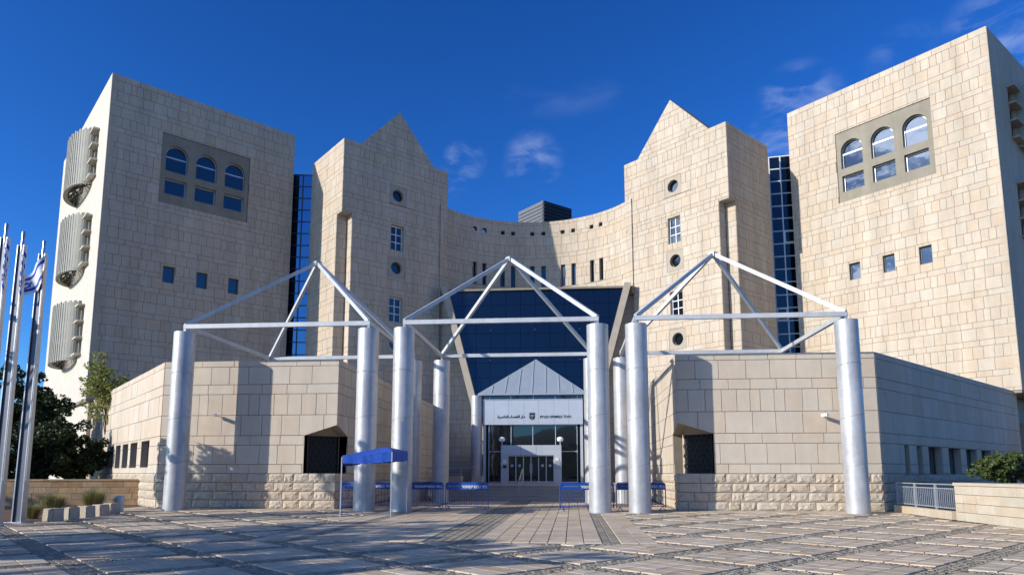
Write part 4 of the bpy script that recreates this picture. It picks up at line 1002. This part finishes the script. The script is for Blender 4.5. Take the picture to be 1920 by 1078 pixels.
def stone_wall(label, p0, p1, h_, t_, m, rows, mir=False, name='retaining_wall', w=(.5, 1.1), cap=None, rough=False):
    root = thing(name, label, 'wall', ((p0[0] + p1[0]) / 2, (p0[1] + p1[1]) / 2, 0)); f = Flat(p0, p1)
    wall(root, f, 0, h_, rows=[(h_ * i / rows, h_ * (i + 1) / rows, 'Q') for i in range(rows)], m=m, wid={'Q': w}, back=t_ - .02, joint=.014)
    e = Flat(p1, f.pos(f.L, -t_, 0).xy); wall(root, e, 0, h_, rows=[(h_ * i / rows, h_ * (i + 1) / rows, 'Q') for i in range(rows)], m=m, wid={'Q': w}, backing=False, joint=.014)
    e = Flat(f.pos(0, -t_, 0).xy, p0); wall(root, e, 0, h_, rows=[(h_ * i / rows, h_ * (i + 1) / rows, 'Q') for i in range(rows)], m=m, wid={'Q': w}, backing=False, joint=.014)
    x = 0
    while x < f.L:
        x1 = min(x + rnd.uniform(.9, 1.3), f.L); obox(MB(), f, x + .006, x1 - .006, h_ - .0, h_ + .09, -t_ - .02, .035).build('coping_stone', cap or m, root); x = x1
    flush_stones(root); return root
stone_wall('warm brown stone retaining wall behind the grass tufts', (-34, 27.2), (-17.35, 31.3), 1.14, .4, 'wallwarm', 4)
stone_wall('pale stone planter wall at the right edge below the shrubs', (15.25, 23.7), (15.45, 12), 1.12, .5, 'walllight', 4, name='planter_wall', w=(.6, 1.3))
b = MB(); b.add([(15.7, 23.6, .95), (26, 24.2, .95), (26, 12, .95), (15.9, 12, .95)], [(3, 2, 1, 0)[::-1]]); structure(b.build('planter_soil', 'soil'))
stone_wall('short pale stone return wall at the back of the right planter', (26, 24.0), (15.3, 23.75), 1.1, .3, 'walllight', 4, name='planter_return_wall')
# galvanised railing on a kerb
root = thing('railing', 'galvanised bar railing between the right pavilion and the planter wall', 'railing', (15.6, 26.5, 0))
f = Flat((15.6, 28.5), (15.42, 24.0)); 
ps = [0.05, 1.62, 3.2, 4.68]
for x in ps: obox(MB(), f, x - .035, x + .035, .05, 1.16, -.03, .03).build('post', 'galv', root)
for z in (1.14, 1.0, .36): obox(MB(), f, 0, f.L, z - .02, z + .02, -.02, .02).build('rail', 'galv', root)
for i in range(3):
    for k in range(1, 11): x = ps[i] + (ps[i + 1] - ps[i]) * k / 11; obox(MB(), f, x - .010, x + .010, .38, .98, -.01, .01).build('bar', 'galv', root)
k_ = thing('kerb_wall', 'low pale kerb under the galvanised railing', 'kerb', (15.6, 26.5, 0)); x = 0
while x < f.L - .1: x1 = min(x + 1.0, f.L); obox(MB(), f, x + .005, x1 - .005, 0, .27, -.14, .14).build('kerb_stone', 'walllight', k_); x = x1
# wall lit under the right overhang
stone_wall('warm stone wall in the recess under the right tower', (31.0, 47.5), (37.5, 41.3), 4.6, .4, 'stone', 6, name='recess_wall', w=(.7, 1.1))
# cctv cameras on the pavilion fronts
for (x, z, lab) in ((-12.5, 3.98, 'small white security camera on the left pavilion front'), (13.05, 3.8, 'small white security camera on the right pavilion front')):
    root = thing('security_camera', lab, 'camera', (x, 28.65, z), 'security cameras on the pavilion walls')
    MB().tube([(x, 28.64, z - .02), (x, 28.42, z)], .02, 8).build('bracket', 'white', root); MB().box((x - .05, 28.35, z + .03), (.13, .30, .11), R(25)).build('housing', 'white', root)

# ------------------------------------------------------------------ vegetation
def leaf_cloud(b, c, rad, n, size, r_, shell=.55, flat=1.0):
    for _ in range(n):
        while True:
            d = Vector((r_.uniform(-1, 1), r_.uniform(-1, 1), r_.uniform(-1, 1)))
            if .05 < d.length < 1: break
        q = d.length; d = d / q * (q ** shell) if True else d
        p = Vector((c[0] + d.x * rad[0], c[1] + d.y * rad[1], c[2] + d.z * rad[2]))
        s_ = size * r_.uniform(.6, 1.4); a = Vector((r_.gauss(0, 1), r_.gauss(0, 1), r_.gauss(0, .7))).normalized(); t_ = a.cross(Vector((r_.gauss(0, 1), r_.gauss(0, 1), r_.gauss(0, 1)))).normalized()
        w_ = t_ * s_ * .32; l_ = a * s_
        b.add([p - l_ * .5, p + w_, p + l_ * .5, p - w_], [(0, 1, 2, 3)])
def tree(name, label, base, blobs, n, size, lm, seed, group=None, trunk=.16, cat='tree', limbs=True, sub=9, th=None):
    r_ = random.Random(seed); root = thing(name, label, cat, base, group); b = MB(); base = Vector(base); tk = MB()
    zt = th or min(c[2] for c, _ in blobs) ; top = base + Vector((r_.uniform(-.2, .2), r_.uniform(-.2, .2), zt - base.z)); mid = base.lerp(top, .5) + Vector((r_.uniform(-.12, .12), r_.uniform(-.12, .12), 0))
    tk.tube([base - Vector((0, 0, .1)), mid, top], [trunk, trunk * .78, trunk * .6], 8)
    tot = sum(q[0] * q[1] * q[2] for _, q in blobs)
    for c, rad in blobs:
        c = Vector(c); nb = n * rad[0] * rad[1] * rad[2] / tot
        m1 = top.lerp(c, .5) + Vector((r_.uniform(-.3, .3), r_.uniform(-.3, .3), r_.uniform(-.1, .3))); tk.tube([top - Vector((0, 0, .05)), m1, c], [trunk * .5, trunk * .32, trunk * .12], 6)
        for k in range(sub):
            d = Vector((r_.gauss(0, 1), r_.gauss(0, 1), r_.gauss(0, 1))).normalized(); e = c + Vector((d.x * rad[0], d.y * rad[1], d.z * rad[2])) * r_.uniform(.55, .95); q = min(rad) * r_.uniform(.28, .5)
            tk.tube([c, c.lerp(e, .5) + Vector((0, 0, .1)), e], [trunk * .13, trunk * .08, trunk * .03], 4)
            leaf_cloud(b, e, (q, q, q * .8), int(nb / sub), size, r_)
    tk.build('trunk', 'bark', root, smooth=True); b.build('crown', lm, root); return root
def rblobs(c, R_, n, br, seed, zs=.8):
    r_ = random.Random(seed); o = []
    for _ in range(n):
        d = Vector((r_.gauss(0, 1), r_.gauss(0, 1), r_.gauss(0, 1))).normalized() * r_.uniform(.35, 1) 
        q = br * r_.uniform(.75, 1.25); o.append(((c[0] + d.x * R_[0], c[1] + d.y * R_[1], c[2] + d.z * R_[2]), (q, q, q * zs)))
    return o
VG = 'dark evergreen trees behind the retaining wall'
tree('evergreen_tree', 'tallest dark evergreen tree, behind the flagpoles', (-31, 39.5, 0), rblobs((-31, 39.5, 4.6), (2.2, 2.0, 2.7), 16, 1.25, 1), 15000, .20, 'leafdark', 1, VG)
tree('evergreen_tree', 'dark evergreen tree between the flagpoles and the pale sapling', (-27.4, 36.5, 0), rblobs((-27.4, 36.5, 3.4), (1.9, 1.7, 2.2), 14, 1.15, 2), 14000, .19, 'leafdark', 2, VG)
tree('evergreen_tree', 'rounded dark evergreen shrub nearest the left pavilion windows', (-25.0, 37.0, 0), rblobs((-25.0, 37.0, 2.7), (1.3, 1.3, 1.6), 12, .95, 3), 10000, .17, 'leafdark', 3, VG)
tree('evergreen_tree', 'low dark evergreen shrub directly behind the flagpoles', (-29.0, 33.5, 0), rblobs((-29.0, 33.5, 2.6), (2.3, 1.4, 1.7), 14, 1.1, 4), 12000, .18, 'leafdark', 4, VG)
tree('evergreen_tree', 'dark evergreen tree at the left edge of the view', (-34.5, 36.0, 0), rblobs((-34.5, 36.0, 4.0), (2.2, 2.0, 2.6), 14, 1.25, 5), 12000, .20, 'leafdark', 5, VG)
tree('slender_tree', 'slender yellow-green tree in front of the left tower corner', (-25.4, 39.2, 0), rblobs((-25.3, 39.2, 6.2), (1.5, 1.1, 2.5), 16, .8, 6, 1.0), 4600, .16, 'leaflight', 6, trunk=.07, sub=7, th=3.0)
# street trees to the left of the frame; their shadows rake across the paving, one reaches into view
SG = 'street trees left of the plaza'
for k, (x, y_, hh, rr, n, lab) in enumerate(((-18.6, 18.4, 6.9, 2.7, 5200, 'leafy tree whose twigs enter at the left edge beside the flagpoles'),
        (-21.2, 23.6, 4.9, 2.0, 5600, 'leafy tree left of the frame shading the left pavilion base'),
        (-17.5, 9.5, 6.6, 2.6, 7600, 'leafy tree left of the frame, its shadow across the mid plaza'),
        (-15.5, 3.0, 7.0, 2.8, 7600, 'leafy tree left of the frame, its shadow across the near plaza'),
        (-21.0, -3.5, 7.5, 2.9, 7600, 'leafy tree behind the viewer on the left, its shadow across the front paving'),
        (-24.5, 4.0, 7.6, 2.8, 7600, 'leafy tree farther left, its shadow across the middle of the plaza'),
        (-16.5, 6.2, 6.0, 2.6, 7600, 'leafy tree left of the frame between two others, its shadow on the left paving'),
        (-37.0, 20.0, 6.6, 3.0, 7000, 'broad leafy tree far left of the frame, shading the retaining wall'),
        (-11.0, -5.0, 7.2, 2.8, 5000, 'leafy tree behind the viewer, its shadow across the paving in the foreground'))):
    tree('street_tree', lab, (x, y_, 0), rblobs((x, y_, hh), (rr, rr, 1.6), 34, .55, 20 + k, .8), n, .20, 'leafmid', 30 + k, SG, trunk=.14, sub=7, th=3.2)
for k, (x, y_, w, hh, lab) in enumerate(((19.0, 27.3, 1.2, 2.15, 'green shrub above the planter wall nearest the railing'), (21.6, 28.2, 1.4, 2.3, 'green shrub above the planter wall at the right edge'), (20.4, 26.0, 1.0, 1.75, 'low green shrub between the two planter shrubs'))):
    tree('shrub', lab, (x, y_, 0), rblobs((x, y_, hh - .5), (w * .8, w * .7, .45), 12, .5, 50 + k), 6000, .11, 'leafmid', 60 + k, 'shrubs behind the planter wall', trunk=.05, cat='shrub', th=.8)
def tuft(x, y_, h_, spread, n, seed, lab):
    r_ = random.Random(seed); b = MB()
    for _ in range(n):
        a = r_.uniform(0, 2 * math.pi); d = Vector((math.cos(a), math.sin(a), 0)); bx_ = Vector((x, y_, 0)) + d * r_.uniform(0, .18); l_ = h_ * r_.uniform(.7, 1.15); s_ = spread * r_.uniform(.2, 1); t_ = Vector((-d.y, d.x, 0)) * .007
        pts = [bx_, bx_ + d * s_ * .35 + Vector((0, 0, l_ * .62)), bx_ + d * s_ + Vector((0, 0, l_ * (.95 - .35 * s_ / spread)))]
        b.add([pts[0] - t_, pts[0] + t_, pts[1] + t_ * .8, pts[1] - t_ * .8, pts[2]], [(0, 1, 2, 3), (3, 2, 4)])
    root = thing('grass_tuft', lab, 'grass', (x, y_, 0), 'ornamental grass tufts by the stone cubes'); b.build('blades', 'grass', root); MB().lathe((x, y_, -.02), [(.2, 0), (.12, .08)], 10).build('crown', 'soil', root)
tuft(-15.55, 25.2, 1.05, 1.0, 1100, 1, 'large dry grass tuft behind the cubes beside the bollard')
tuft(-15.6, 23.2, .95, .9, 900, 2, 'dry grass tuft in the middle of the bed behind the cubes')
tuft(-15.3, 21.9, .6, .7, 600, 3, 'low dry grass tuft closest to the flagpole')
